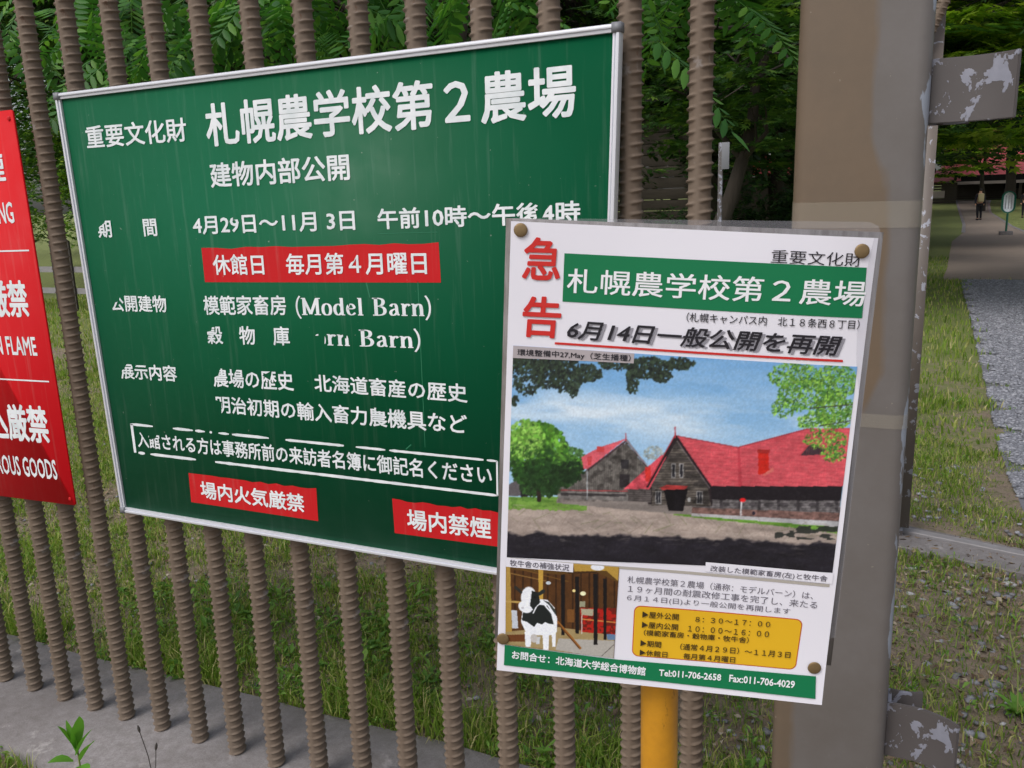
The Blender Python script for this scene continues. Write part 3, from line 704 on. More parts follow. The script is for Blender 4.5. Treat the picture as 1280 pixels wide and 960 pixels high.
# body with softly rounded corners
ring = []
r_ = 0.008
for (cx, cy, a0) in ((0 - r_, hgt - r_, 0), (-wid + r_, hgt - r_, 90), (-wid + r_, r_, 180), (-r_, r_, 270)):
    for k in range(5): an = R_(a0 + 22.5 * k); ring.append(rc(cx + r_ * math.cos(an), cy + r_ * math.sin(an)))
slab('panel', RP, ring, -0.004, 0.0, M['red'], red)
def wr(s, right, b0, h, width, bold=.022, name='lettering'):
    V, F = text_VF(s, bold); zz = V[:, 2] + 0.0006; V = V[:, :2]; mn, mx = V.min(0), V.max(0); Q = (V - mn) / (mx - mn)
    a0 = right - width; A = a0 + width * Q[:, 0]; B = b0 + h * Q[:, 1]; B = B + A * bslope * (1 - B / hgt)
    return put(name, RP, np.stack([A, B, zz], 1), F, 0.0006, M['vinyl'], red)
def rline(px, py, t=0.004):
    a, b = RP.hit(px, py); b = b - a * bslope * (1 - b / hgt)
    pts = [rc(a, b - t / 2), rc(a, b + t / 2), rc(-wid + .03, b + t / 2), rc(-wid + .03, b - t / 2)]
    put('divider', RP, np.array(pts), np.array([[0, 1, 2, 3]]), 0.0006, M['vinyl'], red)
rline(36.5, 313); rline(61.5, 477)
def rtxt(s, brx, bry, tx, ty, wh, bold):
    a, b = RP.hit(brx, bry); a2, b2 = RP.hit(tx, ty); f = lambda a, b: b - a * bslope * (1 - b / hgt)
    h = f(a2, b2) - f(a, b); wr(s, a, f(a, b), h, h * wh, bold)
rtxt('禁煙', 8.5, 227, 7, 190, 2.1, .03)
rtxt('NO SMOKING', 19, 279, 17, 252, 4.9, .02)
rtxt('火気厳禁', 38.5, 397, 34, 350, 3.2, .03)
rtxt('NO OPEN FLAME', 47.5, 445, 45, 421, 6.3, .02)
rtxt('危険物持込厳禁', 64, 555, 60, 508, 5.6, .03)
rtxt('NO DANGEROUS GOODS', 73, 600, 70, 575, 8.0, .02)
for a_, b_ in ((-0.018, 0.018), (-0.018, hgt - 0.02)):
    a_, b_ = rc(a_, b_); p = RP.at(a_, b_, 0.001)
    bm = bmesh.new(); bmesh.ops.create_uvsphere(bm, u_segments=12, v_segments=6, radius=0.006); bmesh.ops.scale(bm, vec=(1, .35, 1), verts=bm.verts)
    link('screw_head', bm_mesh(bm, 'screw_head', True), M['redlabel'], red, p - Vector(red.location))

# ---------------------------------------------------------------- notice board on its yellow post, and the pinned poster
def eulm(a, b, c):
    return Matrix.Rotation(a, 3, 'Z') @ Matrix.Rotation(b, 3, 'X') @ Matrix.Rotation(c, 3, 'Y')
PM = eulm(R_(17.048), R_(0.4095), R_(3.7776)); PC = CAM + Vector((-0.17566, 0.69790, -0.23911))
PP = Plane(PC, PM @ Vector((1, 0, 0)), PM @ Vector((0, 0, 1)))
def curl(P):
    P = P.copy(); a, b = P[:, 0], P[:, 1]
    low = np.clip((-b - 0.13) / 0.08, 0, 1) ** 2
    P[:, 2] += 0.004 * low * (0.35 + 0.65 * np.clip((a + .15) / .3, 0, 1)) + 0.0012 * np.sin(a * 23 + 1) * np.sin(b * 14) 
    P[:, 2] += -0.004 * np.clip((a - 0.10) / 0.05, 0, 1) ** 2 * np.clip((b + .05) / .2, 0, 1)
    return P
nb = empty('notice_board', PC); tag(nb, 'weathered grey board on a yellow post, standing before the thick brown post', 'notice board')
FP = Plane(PC, PP.u, PP.v)
bc = [FP.hit(631.5, 273), FP.hit(1107, 291), FP.hit(1040.5, 836), FP.hit(617.5, 801)]
slab('board', FP, bc[::-1], -0.0095, -0.0055, M['board'], nb)
yl, yr = FP.hit(803.5, 858), FP.hit(849, 860)
yw = 0.0362
ym = CAM + ray(821.5, 958) * 0.86; 
yt = CAM + ray(826.5, 858) * 0.80
dy = (Vector((ym.x, ym.y, 0)) - Vector((yt.x, yt.y, 0)))
# stands upright just behind the board
yc = FP.at((yl[0] + yr[0]) / 2, yl[1], -0.036)
Vt, Ft = tube_VF([(0, 0, 0.0), (0, 0, PC.z + 0.14)], yw / 2, 24)
me = np_mesh('yellow_post', Vt, Ft, True); link('yellow_post', me, M['yellow'], nb, Vector((yc.x, yc.y, hz(yc.y))) - PC)

poster = empty('poster', PC); tag(poster, 'white announcement poster with a photo of red-roofed barns, pinned to the grey board', 'poster')
PP.curve = curl
def grid_on(name, pts, lift, mat, nx, ny, thick=None): return quad_on(name, PP, pts, lift, mat, poster, nx, ny)
sleeve = [(640, 272.5), (1088, 277.5), (1100, 283), (1105, 300), (1045, 800), (622, 790)]
slv = poly_on('clear_sleeve', FP, sleeve, -0.0035, M['clear_sleeve'], poster)
grid_on('paper', [(638.75, 276.4), (1099.7, 298), (1026, 878), (621.2, 836.5)], 0.0, M['paper'], 40, 56)
L1, L2, L3 = 0.0004, 0.0007, 0.0010
grid_on('title_band', [(705.5, 316.6), (1084.8, 335), (1079.4, 398.7), (703, 377)], L1, M['ink_green'], 24, 6)
T = lambda s, bl, br, tl, ik, **k: write(PP, s, bl, br, tl, M[ik], poster, **{'lift': L2, **k})
T('急', (652, 349.5), (699.5, 351), (654, 296), 'ink_red', bold=.022, italic=0.04)
T('告', (651, 421), (699, 423.5), (653, 369.5), 'ink_red', bold=.022, italic=0.04)
T('重要文化財', (963, 328.6), (1077, 334), (963, 311.5), 'ink_black', bold=0)
T('札幌農学校第２農場', (708.3, 366), (1081.5, 384), (708.3, 335), 'ink_white', bold=.012)
T('（札幌キャンパス内　北１８条西８丁目）', (857.5, 401.6), (1075, 412.6), (857.5, 390), 'ink_black', bold=.004)
T('6月14日一般公開を再開', (710, 425), (1048, 447), (711, 401), 'ink_grey', bold=.014, italic=.28, lift=L1)
T('6月14日一般公開を再開', (706, 423.5), (1044, 445), (707, 399), 'ink_black', bold=.016, italic=.28)
grid_on('red_underline', [(693.4, 427.8), (1054.4, 450.3), (1054.2, 453.2), (693.3, 430.6)], L2 - .0001, M['ink_red'], 16, 1)
T('札幌農学校第２農場（通称：モデルバーン）は、', (784, 728.5), (1015.5, 748.5), (784, 719.5), 'ink_soft', bold=0)
T('１９ヶ月間の耐震改修工事を完了し、来たる', (784.6, 740), (1020.6, 760), (784.6, 731), 'ink_soft', bold=0)
T('６月１４日(日)より一般公開を再開します', (783.4, 751.5), (986.9, 768.5), (783.4, 743), 'ink_soft', bold=0)
# yellow box with rounded corners
def rbox(name, pts, inset_, r, lift, mat):
    c = [Vector(PP.hit(*p)) for p in pts]; ex = ((c[1] - c[0]).length + (c[2] - c[3]).length) / 4; ey = ((c[3] - c[0]).length + (c[2] - c[1]).length) / 4
    def axis(e): n_ = r / e; return np.concatenate([[-1], -1 + n_ * np.array([.2, .4, .6, .8]), np.linspace(-1 + n_, 1 - n_, 16), 1 - n_ * np.array([.8, .6, .4, .2]), [1]])
    gx, gy = np.meshgrid(axis(ex), axis(ey)); x, y = gx * ex, gy * ey; dx, dy_ = np.abs(x) - (ex - r), np.abs(y) - (ey - r)
    k = (dx > 0) & (dy_ > 0); sc_ = np.where(k, np.maximum(dx, dy_) / np.maximum(np.hypot(dx, dy_), 1e-9), 1.0)
    x = np.where(k, np.sign(x) * (ex - r + dx * sc_), x); y = np.where(k, np.sign(y) * (ey - r + dy_ * sc_), y)
    u = (x * (1 - inset_ / ex) / ex + 1) / 2; v = (y * (1 - inset_ / ey) / ey + 1) / 2; u, v = u[..., None], v[..., None]; C = [np.array(p) for p in c]
    AB = ((C[0] * (1 - u) + C[1] * u) * (1 - v) + (C[3] * (1 - u) + C[2] * u) * v).reshape(-1, 2); ny, nx = gx.shape; i = np.arange(nx * ny).reshape(ny, nx)
    return put(name, PP, AB, np.stack([i[1:, :-1], i[1:, 1:], i[:-1, 1:], i[:-1, :-1]], -1).reshape(-1, 4), lift, mat, poster)
yb = [(792.8, 756.8), (1003.7, 773.7), (994.1, 836), (789.6, 819.2)]
rbox('box_outline', yb, 0, .006, L1 - .0002, M['ink_line']); rbox('yellow_box', yb, .0009, .0055, L1, M['ink_yellow'])
for s, bl, br, tl in [('▶屋外公開', (802.7, 771.6), (848, 775.4), (802.7, 763.4)), ('８：３０～１７：００', (869, 777.2), (962, 783), (869, 770.6)),
    ('▶屋内公開', (802.2, 784.2), (847.2, 787.9), (802.2, 776.2)), ('１０：００～１６：００', (859.6, 788.8), (960.4, 795.4), (859.6, 781.7)),
    ('（模範家畜房・穀物庫・牧牛舎）', (804.5, 793.7), (935.3, 803.2), (804.5, 786.4)), ('▶期間', (800.3, 806.6), (826, 809), (800.3, 799)),
    ('（通常４月２９日）～１１月３日', (849.8, 811.4), (986.9, 821), (849.8, 803.4)), ('▶休館日', (799.4, 817.8), (833.8, 820.8), (799.4, 810.6)), ('毎月第４月曜日', (853.7, 822.4), (918.2, 827), (853.7, 815.2))]:
    T(s, bl, br, tl, 'ink_brown', bold=.008, lift=.0013)
xb = np.linspace(0, 1, 25); tx = 631.3 + 387.7 * xb; ty = np.interp(tx, [631, 767, 840, 1019], [804.6, 822.6, 829.0, 843.0]); bx, by = 630.3 + 387.5 * xb, 829.6 + 40.4 * xb
AB = np.array([PP.hit(*(np.array([tx[k], ty[k]]) * (1 - t) + np.array([bx[k], by[k]]) * t)) for t in (0, .33, .67, 1) for k in range(25)]); ii = np.arange(100).reshape(4, 25)
put('footer_band', PP, AB, np.stack([ii[1:, :-1], ii[1:, 1:], ii[:-1, 1:], ii[:-1, :-1]], -1).reshape(-1, 4), L3, M['ink_green'], poster)
T('お問合せ：北海道大学総合博物館', (640.2, 821.4), (806.5, 842.6), (640.2, 811), 'ink_white', bold=.022, lift=L3 + .0002)
T('Tel:011-706-2658', (823.3, 842.6), (900.6, 848.6), (823.3, 834.8), 'ink_white', bold=.022, lift=L3 + .0002)
T('Fax:011-706-4029', (910.7, 849.6), (992, 857), (910.7, 841), 'ink_white', bold=.022, lift=L3 + .0002)
grid_on('grey_rule', [(633.7, 695.8), (1036.5, 729.5), (1036.3, 733), (633.5, 699)], L1, M['ink_beige'], 16, 1)

# ---- the two printed pictures: colours of the print stored on a fine grid
def poly_mask(X, Y, pts):
    c = np.zeros(X.shape, bool); n = len(pts)
    for i in range(n):
        (xa, ya), (xb, yb_) = pts[i], pts[(i + 1) % n]
        if ya == yb_: continue
        c ^= ((ya > Y) != (yb_ > Y)) & (X < (xb - xa) * (Y - ya) / (yb_ - ya) + xa)
    return c
class Paint:
    def __init__(s, nx, ny, corners):
        u, v = np.meshgrid(np.linspace(0, 1, nx + 1), np.linspace(0, 1, ny + 1)); c = [np.array(p, float) for p in corners]
        s.X = (c[0][0] * (1 - u) + c[1][0] * u) * (1 - v) + (c[3][0] * (1 - u) + c[2][0] * u) * v
        s.Y = (c[0][1] * (1 - u) + c[1][1] * u) * (1 - v) + (c[3][1] * (1 - u) + c[2][1] * u) * v
        s.C = np.zeros((*s.X.shape, 3)); s.sh = s.X.shape; s.nx, s.ny = nx, ny
    def fill(s, m, c, a=1.0):
        c = np.asarray(c, float); m = np.asarray(m, float)[..., None] * a; s.C = s.C * (1 - m) + c * m
    def poly(s, pts, c, a=1.0): s.fill(poly_mask(s.X, s.Y, pts), c, a)
    def line(s, a, b, w_, c, al=1.0):
        ax, ay = a; dx, dy_ = b[0] - ax, b[1] - ay; L = math.hypot(dx, dy_) + 1e-9
        t = np.clip(((s.X - ax) * dx + (s.Y - ay) * dy_) / L / L, 0, 1); d = np.hypot(s.X - ax - t * dx, s.Y - ay - t * dy_); s.fill(np.clip(w_ / 2 - d + .5, 0, 1), c, al)
    def ell(s, cx, cy, rx, ry, c, a=1.0, ang=0.0):
        x, y = s.X - cx, s.Y - cy; ca, sa = math.cos(ang), math.sin(ang)
        d = ((x * ca + y * sa) / rx) ** 2 + ((-x * sa + y * ca) / ry) ** 2; s.fill(np.clip((1.15 - d) * 4, 0, 1), c, a)
    def leaves(s, cx, cy, rx, ry, n, size, cols, seed, a=.9, flat=0.6):
        r = np.random.default_rng(seed); n = int(n * 2.6); size = size * .55; cols = [tuple(np.clip(np.array(c_) * k_, 0, 255)) for c_ in cols for k_ in (.72, .9, 1.0, 1.18)]
        for _ in range(n):
            an = r.uniform(0, 6.28); q = r.uniform(0, 1) ** .5; x, y = cx + rx * q * math.cos(an), cy + ry * q * math.sin(an); sz = size * r.uniform(.5, 1.3); w_ = 2.5 * sz
            ex, ey = s.X[0, -1] - s.X[0, 0], s.Y[-1, 0] - s.Y[0, 0]; tx, ty = s.Y[0, -1] - s.Y[0, 0], s.X[-1, 0] - s.X[0, 0]; u_, v_ = (x - s.X[0, 0]) / ex, (y - s.Y[0, 0]) / ey
            for _k in range(3): u_ = (x - s.X[0, 0] - ty * v_) / ((s.X[0, -1] - s.X[0, 0]) * (1 - v_) + (s.X[-1, -1] - s.X[-1, 0]) * v_); v_ = (y - s.Y[0, 0] - tx * u_) / ey
            i0, j0 = int(v_ * s.ny), int(u_ * s.nx); mi = int(w_ / abs(ey) * s.ny) + 4; mj = int(w_ / abs(ex) * s.nx) + 4
            if i0 + mi < 1 or j0 + mj < 1 or i0 - mi >= s.ny or j0 - mj >= s.nx: continue
            sl_ = (slice(max(0, i0 - mi), i0 + mi + 1), slice(max(0, j0 - mj), j0 + mj + 1)); t = r.uniform(0, 3.14)
            dx, dy_ = s.X[sl_] - x, s.Y[sl_] - y; ca, sa = math.cos(t), math.sin(t)
            d = ((dx * ca + dy_ * sa) / sz) ** 2 + ((-dx * sa + dy_ * ca) / (sz * flat)) ** 2; m = (np.clip((1.2 - d) * 3, 0, 1) * a)[..., None]
            s.C[sl_] = s.C[sl_] * (1 - m) + np.array(cols[r.integers(len(cols))], float) * m
    def shade(s, mask, seed, cells, lo, hi):
        k = lo + (hi - lo) * vnoise(s.sh, cells, seed, 4); s.C = np.where(mask[..., None], s.C * k[..., None], s.C)
    def soften(s, n=1):
        for _ in range(n):
            P = np.pad(s.C, ((1, 1), (1, 1), (0, 0)), 'edge'); s.C = (P[1:-1, 1:-1] * 4 + P[:-2, 1:-1] + P[2:, 1:-1] + P[1:-1, :-2] + P[1:-1, 2:]) / 8
    def put(s, name, pts, lift):
        s.soften()
        o = quad_on(name, PP, pts, lift, M['photo'], poster, s.nx, s.ny); me = o.data
        s.C = s.C * (1 + (vnoise(s.sh, (s.ny / 2, s.nx / 2), 91, 1)[..., None] - .5) * .08) + np.random.default_rng(5).normal(0, 1.5, (*s.sh, 1))
        lin = s2l(np.clip((s.C - 128) * 1.06 + 132, 0, 255)) * 1.0; a = me.attributes.new('print', 'FLOAT_COLOR', 'POINT')
        a.data.foreach_set('color', np.concatenate([lin, np.ones((*s.sh, 1))], -1).astype(np.float32).ravel()); return o
# barn picture (coordinates follow an enlargement 1125 x 680)
b = Paint(440, 270, [(55, 5), (1160, 75), (1075, 730), (35, 680)])
X, Y = b.X, b.Y; t = np.clip((Y - 20) / 380, 0, 1)[..., None]
b.C = np.array([92, 150, 206.]) * (1 - t) + np.array([150, 190, 224.]) * t
cl = vnoise(b.sh, (14, 4), 4, 4); band = np.exp(-((Y - 225 - .05 * (X - 500)) / 70) ** 2)
b.fill(np.clip((cl - .38) * 2.6, 0, 1) * band * .9 + .12, (206, 222, 236))
b.fill(np.clip((vnoise(b.sh, (20, 8), 9, 3) - .5) * 2, 0, 1) * .25, (200, 218, 236))
gnd = Y > 487 + .055 * (X - 100); b.fill(gnd, (172, 158, 150)); b.fill(gnd * vnoise(b.sh, (120, 90), 7, 3), (138, 124, 116), .55); b.fill(gnd * np.clip(vnoise(b.sh, (30, 8), 17, 2) * 2 - 1, 0, 1), (186, 174, 166), .5)
grs = vnoise(b.sh, (70, 60), 5, 2)
b.fill((Y > 480) & (Y < 516 + (X - 100) * .02 + 10 * grs) & (X < 300), (112, 150, 66)); b.fill((Y > 480) & (Y < 514) & (X < 290) & (grs > .5), (84, 124, 50), .7)
b.poly([(300, 493), (400, 492), (480, 515), (450, 522), (330, 503)], (118, 156, 72))
b.poly([(560, 538), (760, 540), (1092, 572), (1090, 600), (1000, 585), (880, 572), (700, 556)], (104, 150, 56)); b.fill(poly_mask(X, Y, [(560, 538), (1092, 572), (1090, 600), (880, 572)]) & (grs > .52), (78, 126, 44), .7)
# far shed, left barn
b.poly([(40, 440), (80, 420), (130, 455), (130, 478), (40, 476)], (92, 88, 92)); b.poly([(80, 462), (92, 442), (106, 462), (104, 480), (82, 480)], (34, 32, 38))
b.leaves(150, 450, 70, 30, 120, 12, [(50, 84, 40), (38, 64, 34)], 31)
b.leaves(240, 355, 60, 35, 160, 10, [(86, 128, 70), (70, 108, 60)], 32)
b.leaves(520, 340, 36, 22, 60, 8, [(150, 150, 140), (160, 168, 160)], 33, .4)
b.poly([(205, 430), (300, 395), (430, 305), (495, 385), (492, 470), (205, 470)], (112, 108, 104))
b.fill(poly_mask(X, Y, [(205, 430), (300, 395), (430, 305), (495, 385), (492, 470), (205, 470)]) & (np.sin(X * .9) > .3), (88, 84, 82), .7)
b.fill(poly_mask(X, Y, [(300, 395), (430, 305), (495, 385), (492, 470), (310, 470)]) & (vnoise(b.sh, (30, 60), 14, 2) > .5), (72, 68, 66), .8)
b.poly([(205, 462), (435, 468), (435, 495), (205, 490)], (128, 124, 122)); b.poly([(215, 466), (430, 472), (430, 480), (215, 475)], (66, 62, 64))
b.poly([(408, 405), (440, 408), (440, 452), (408, 448)], (48, 44, 48)); b.poly([(412, 360), (440, 360), (438, 390), (412, 388)], (50, 48, 52))
b.poly([(283, 352), (340, 322), (430, 293), (302, 392), (290, 390)], (208, 92, 104)); b.line((300, 396), (430, 300), 6, (70, 50, 56)); b.line((430, 298), (497, 382), 6, (64, 48, 54)); b.line((430, 298), (497, 380), 2, (206, 200, 206)); b.line((428, 300), (428, 278), 4, (176, 60, 66))
b.poly([(333, 318), (358, 318), (358, 336), (333, 336)], (196, 66, 68)); b.poly([(303, 350), (316, 350), (316, 378), (303, 378)], (188, 66, 70)); b.line((205, 458), (435, 462), 3, (168, 64, 70)); b.line((302, 395), (302, 495), 3, (178, 184, 190))
# main barn
b.poly([(200, 486), (520, 496), (700, 512), (700, 545), (560, 535), (200, 500)], (132, 124, 120)); b.poly([(496, 446), (590, 284), (704, 446), (712, 514), (500, 506)], (42, 34, 38))
b.poly([(420, 456), (505, 378), (545, 345), (560, 350), (505, 455)], (216, 82, 96)); b.poly([(435, 458), (510, 456), (510, 500), (435, 495)], (76, 70, 70)); b.fill(poly_mask(X, Y, [(435, 458), (510, 456), (510, 500), (435, 495)]) & (np.sin(Y * .9) > .4), (110, 104, 102), .7)
b.poly([(490, 385), (508, 382), (510, 430), (492, 432)], (204, 52, 48))
b.poly([(512, 440), (592, 300), (690, 440), (702, 512), (512, 508)], (84, 78, 74)); mm = poly_mask(X, Y, [(512, 440), (592, 300), (690, 440), (702, 512), (512, 508)])
b.fill(mm & (np.sin(Y * .75) > .45), (124, 116, 108), .75); b.fill(mm & (vnoise(b.sh, (50, 20), 15, 2) > .55), (58, 54, 54), .7)
b.poly([(700, 443), (1112, 443), (1104, 505), (705, 512)], (30, 26, 32))
b.poly([(590, 283), (785, 322), (1005, 262), (1136, 262), (1118, 446), (698, 446)], (208, 86, 96)); rm = poly_mask(X, Y, [(590, 283), (785, 322), (1005, 262), (1136, 262), (1118, 446), (698, 446)])
b.fill(rm & (np.sin(Y * .55 - X * .05) > .86), (188, 58, 74), .7); b.fill(rm * vnoise(b.sh, (6, 5), 19, 2), (226, 98, 108), .5); b.poly([(785, 322), (792, 322), (800, 446), (788, 446)], (190, 62, 76), .8)
b.line((790, 320), (1005, 263), 3, (150, 48, 58)); b.line((590, 284), (790, 322), 3, (150, 48, 58))
b.line((588, 286), (498, 446), 9, (38, 28, 34)); b.line((592, 290), (698, 446), 9, (38, 28, 34)); b.line((587, 282), (496, 444), 2.5, (198, 58, 68)); b.line((593, 300), (697, 452), 2, (150, 140, 140)); b.line((587, 290), (587, 258), 4, (176, 50, 56))
for (x, y) in ((575, 372), (600, 372)): b.poly([(x, y), (x + 14, y), (x + 14, y + 48), (x, y + 48)], (158, 156, 156)); b.poly([(x + 3, y + 4), (x + 11, y + 4), (x + 11, y + 44), (x + 3, y + 44)], (40, 40, 48))
for (x, y) in ((523, 462), (655, 462)): b.poly([(x, y), (x + 20, y), (x + 20, y + 42), (x, y + 42)], (168, 166, 166)); b.poly([(x + 3, y + 3), (x + 17, y + 3), (x + 17, y + 39), (x + 3, y + 39)], (42, 42, 50)); b.line((x + 10, y), (x + 10, y + 42), 2, (160, 160, 160))
b.poly([(550, 458), (628, 456), (612, 528), (566, 526)], (18, 16, 22)); b.poly([(538, 452), (560, 442), (628, 445), (622, 456), (545, 458)], (196, 66, 66)); b.ell(632, 490, 5, 8, (200, 200, 200))
b.poly([(705, 490), (1104, 492), (1102, 540), (640, 530), (640, 514), (705, 512)], (100, 96, 98)); mm = poly_mask(X, Y, [(705, 490), (1104, 492), (1102, 530), (705, 516)])
b.fill(mm & (np.sin(Y * .8) > .2), (130, 126, 128), .7); b.fill(mm & (np.sin(X * .105) > .88), (60, 56, 60), .8)
for x in range(745, 1100, 46): b.ell(x, 506, 15, 8, (64, 60, 64), .7)
b.poly([(640, 516), (1102, 532), (1100, 562), (640, 536)], (128, 98, 92)); b.poly([(640, 534), (1098, 560), (1096, 578), (640, 544)], (176, 176, 180))
b.poly([(850, 332), (882, 332), (884, 400), (850, 410)], (206, 40, 30)); b.poly([(846, 328), (886, 328), (884, 340), (848, 340)], (168, 42, 40)); b.poly([(862, 410), (896, 385), (900, 396), (870, 412)], (222, 116, 108))
b.poly([(980, 348), (1010, 312), (1060, 330), (1045, 345)], (70, 52, 60)); b.line((978, 348), (1012, 308), 4, (196, 70, 80))
b.line((797, 492), (795, 540), 5, (220, 220, 224)); b.ell(801, 491, 9, 7, (214, 36, 40)); b.ell(835, 534, 5, 6, (30, 26, 40))
b.shade(poly_mask(X, Y, [(205, 430), (300, 395), (430, 305), (495, 385), (492, 495), (205, 495)]), 61, (70, 90), .55, 1.25)
b.shade(poly_mask(X, Y, [(500, 510), (592, 300), (690, 440), (702, 512)]), 62, (60, 40), .5, 1.25)
b.shade(poly_mask(X, Y, [(640, 490), (1104, 492), (1100, 562), (640, 536)]), 63, (90, 110), .5, 1.3)
b.shade(rm | poly_mask(X, Y, [(283, 352), (430, 293), (302, 392)]) | poly_mask(X, Y, [(420, 456), (560, 345), (505, 455)]), 64, (70, 50), .84, 1.14)
b.shade(rm, 65, (5, 9), .86, 1.1)
b.fill(rm & (np.sin(X * .9 + Y * .13) > .93), (184, 66, 78), .3)
b.fill(rm & (Y < 300) & (X > 900) & (vnoise(b.sh, (20, 20), 66, 2) > .5), (170, 60, 70), .5)
for x in range(30, 1090, 9):
    r7 = random.Random(x); b.line((x, 500 + .055 * x + r7.uniform(0, 80)), (x + r7.uniform(20, 60), 502 + .06 * x + r7.uniform(0, 80)), r7.uniform(1, 2.4), r7.choice([(122, 108, 100), (190, 178, 168), (104, 112, 74)]), .5)
b.shade(gnd, 67, (40, 14), .78, 1.16)
# trees
b.line((143, 490), (140, 420), 14, (42, 34, 30)); b.leaves(140, 335, 98, 92, 420, 15, [(70, 120, 40), (88, 144, 48), (110, 166, 60), (54, 96, 36)], 41); b.leaves(150, 405, 95, 45, 260, 13, [(44, 84, 34), (62, 108, 40), (38, 68, 32)], 42); b.leaves(235, 385, 50, 40, 160, 11, [(52, 92, 38), (80, 126, 50)], 43)
b.leaves(100, 290, 60, 55, 140, 13, [(112, 168, 64), (100, 156, 58), (130, 184, 78)], 44); b.leaves(175, 420, 90, 42, 90, 18, [(26, 50, 26), (34, 62, 30)], 45, .6); b.leaves(120, 355, 90, 60, 40, 20, [(34, 66, 30)], 46, .5); b.leaves(250, 400, 40, 36, 60, 12, [(26, 48, 26)], 47, .7); b.leaves(90, 300, 70, 60, 60, 9, [(160, 206, 100)], 48, .6)
dk = [(34, 42, 40), (46, 58, 48), (58, 74, 56)]
for (cx, cy, rx, ry, n, sd_) in ((100, 90, 55, 70, 150, 51), (170, 90, 60, 45, 140, 52), (235, 105, 55, 45, 130, 53), (300, 90, 50, 28, 90, 54), (150, 50, 120, 30, 200, 55), (60, 175, 14, 16, 14, 56), (255, 145, 16, 20, 18, 57), (450, 110, 20, 45, 60, 58), (500, 75, 70, 32, 170, 59), (600, 62, 48, 18, 70, 60), (545, 100, 30, 18, 34, 61), (400, 60, 60, 20, 60, 62)):
    b.leaves(cx, cy, rx, ry, n, 10, dk, sd_)
lg = [(116, 168, 60), (86, 140, 56), (140, 186, 78), (66, 112, 54)]
for (cx, cy, rx, ry, n, sd_) in ((960, 100, 80, 40, 170, 71), (1090, 120, 70, 55, 240, 72), (1000, 160, 90, 50, 240, 73), (1090, 210, 60, 55, 220, 74), (1030, 240, 60, 30, 90, 75), (1060, 300, 70, 30, 90, 76), (1085, 345, 40, 24, 50, 77), (930, 200, 40, 30, 40, 78)):
    b.leaves(cx, cy, rx, ry, n, 9, lg, sd_, flat=.45)
b.line((1150, 190), (1010, 200), 3, (60, 56, 50)); b.line((1140, 240), (1040, 255), 2.5, (60, 56, 50))
edge_ = 600 + 12 * (vnoise((1, b.sh[1]), (1, 22), 8, 3)[0] - .5)[None, :] * 2 + .035 * (X - 100)
en_ = edge_ + 7 * (vnoise(b.sh, (70, 60), 21, 3) - .5) * 2; b.fill(np.clip((Y - en_) / 9 + .5, 0, 1), (34, 32, 40)); b.shade(Y > en_ + 6, 68, (40, 20), .7, 1.3); b.fill(np.clip((vnoise(b.sh, (90, 40), 23, 2) - .62) * 6, 0, 1) * (Y > en_ + 8) * np.clip(1 - (Y - en_) / 50, 0, 1), (92, 86, 86), .7)
b.fill((Y > 575) & (X > 900) & (vnoise(b.sh, (50, 30), 25, 2) > .45) & (Y < 620), (38, 42, 40), .9)
b.fill(np.ones(b.sh) * np.clip(vnoise(b.sh, (130, 200), 26, 1) - .5, 0, 1), (255, 255, 255), .10)
b.put('barn_picture', [(641.5, 432), (1073, 459.3), (1040, 715), (633.7, 695.6)], L1 + .0001)
# cow picture
c = Paint(240, 200, [(165, 62), (880, 96), (845, 665), (162, 578)]); X, Y = c.X, c.Y
c.C[:] = (70, 46, 26); c.fill(vnoise(c.sh, (20, 30), 3, 3), (104, 66, 34), .8); c.fill((np.sin(X * .12) > .8) & (Y < 480), (44, 28, 18), .7)
c.poly([(165, 62), (880, 96), (870, 190), (740, 130), (500, 150), (200, 130)], (92, 66, 32)); c.poly([(590, 62), (880, 96), (872, 180), (800, 120), (600, 128)], (176, 142, 66))
c.ell(745, 100, 42, 20, (222, 226, 236)); c.line((190, 150), (420, 190), 7, (128, 96, 54)); c.line((240, 120), (560, 190), 6, (110, 78, 38)); c.line((560, 140), (740, 130), 6, (52, 36, 22))
c.poly([(160, 500), (500, 470), (850, 520), (845, 665), (162, 578)], (148, 128, 86)); c.fill(poly_mask(X, Y, [(160, 500), (500, 470), (850, 520), (845, 665), (162, 578)]) * vnoise(c.sh, (24, 14), 6, 2), (178, 160, 122), .6)
c.poly([(500, 540), (850, 555), (845, 665), (700, 650), (480, 610)], (170, 166, 160)); c.line((845, 580), (770, 650), 3, (60, 54, 52))
c.poly([(165, 90), (192, 90), (205, 500), (165, 500)], (170, 138, 70)); c.poly([(372, 118), (402, 118), (402, 320), (376, 320)], (190, 152, 70)); c.line((165, 318), (270, 322), 12, (176, 146, 84)); c.poly([(200, 370), (236, 372), (244, 480), (206, 480)], (190, 196, 206))
c.poly([(165, 520), (290, 515), (285, 560), (165, 560)], (104, 62, 34))
for (x0, x1, y0, y1) in ((515, 540, 150, 520), (604, 630, 160, 510), (718, 746, 140, 580), (780, 802, 170, 548)): c.poly([(x0, y0), (x1, y0), (x1 - 2, y1), (x0 + 2, y1)], (26, 24, 26))
c.poly([(636, 350), (860, 350), (856, 515), (640, 500)], (172, 34, 26)); c.fill(poly_mask(X, Y, [(636, 350), (860, 350), (856, 515), (640, 500)]) & (vnoise(c.sh, (30, 30), 12, 2) > .55), (92, 30, 22), .8); c.line((650, 420), (860, 440), 7, (196, 130, 70)); c.line((646, 390), (646, 510), 6, (200, 196, 190)); c.poly([(800, 512), (858, 515), (856, 550), (806, 548)], (96, 124, 158))
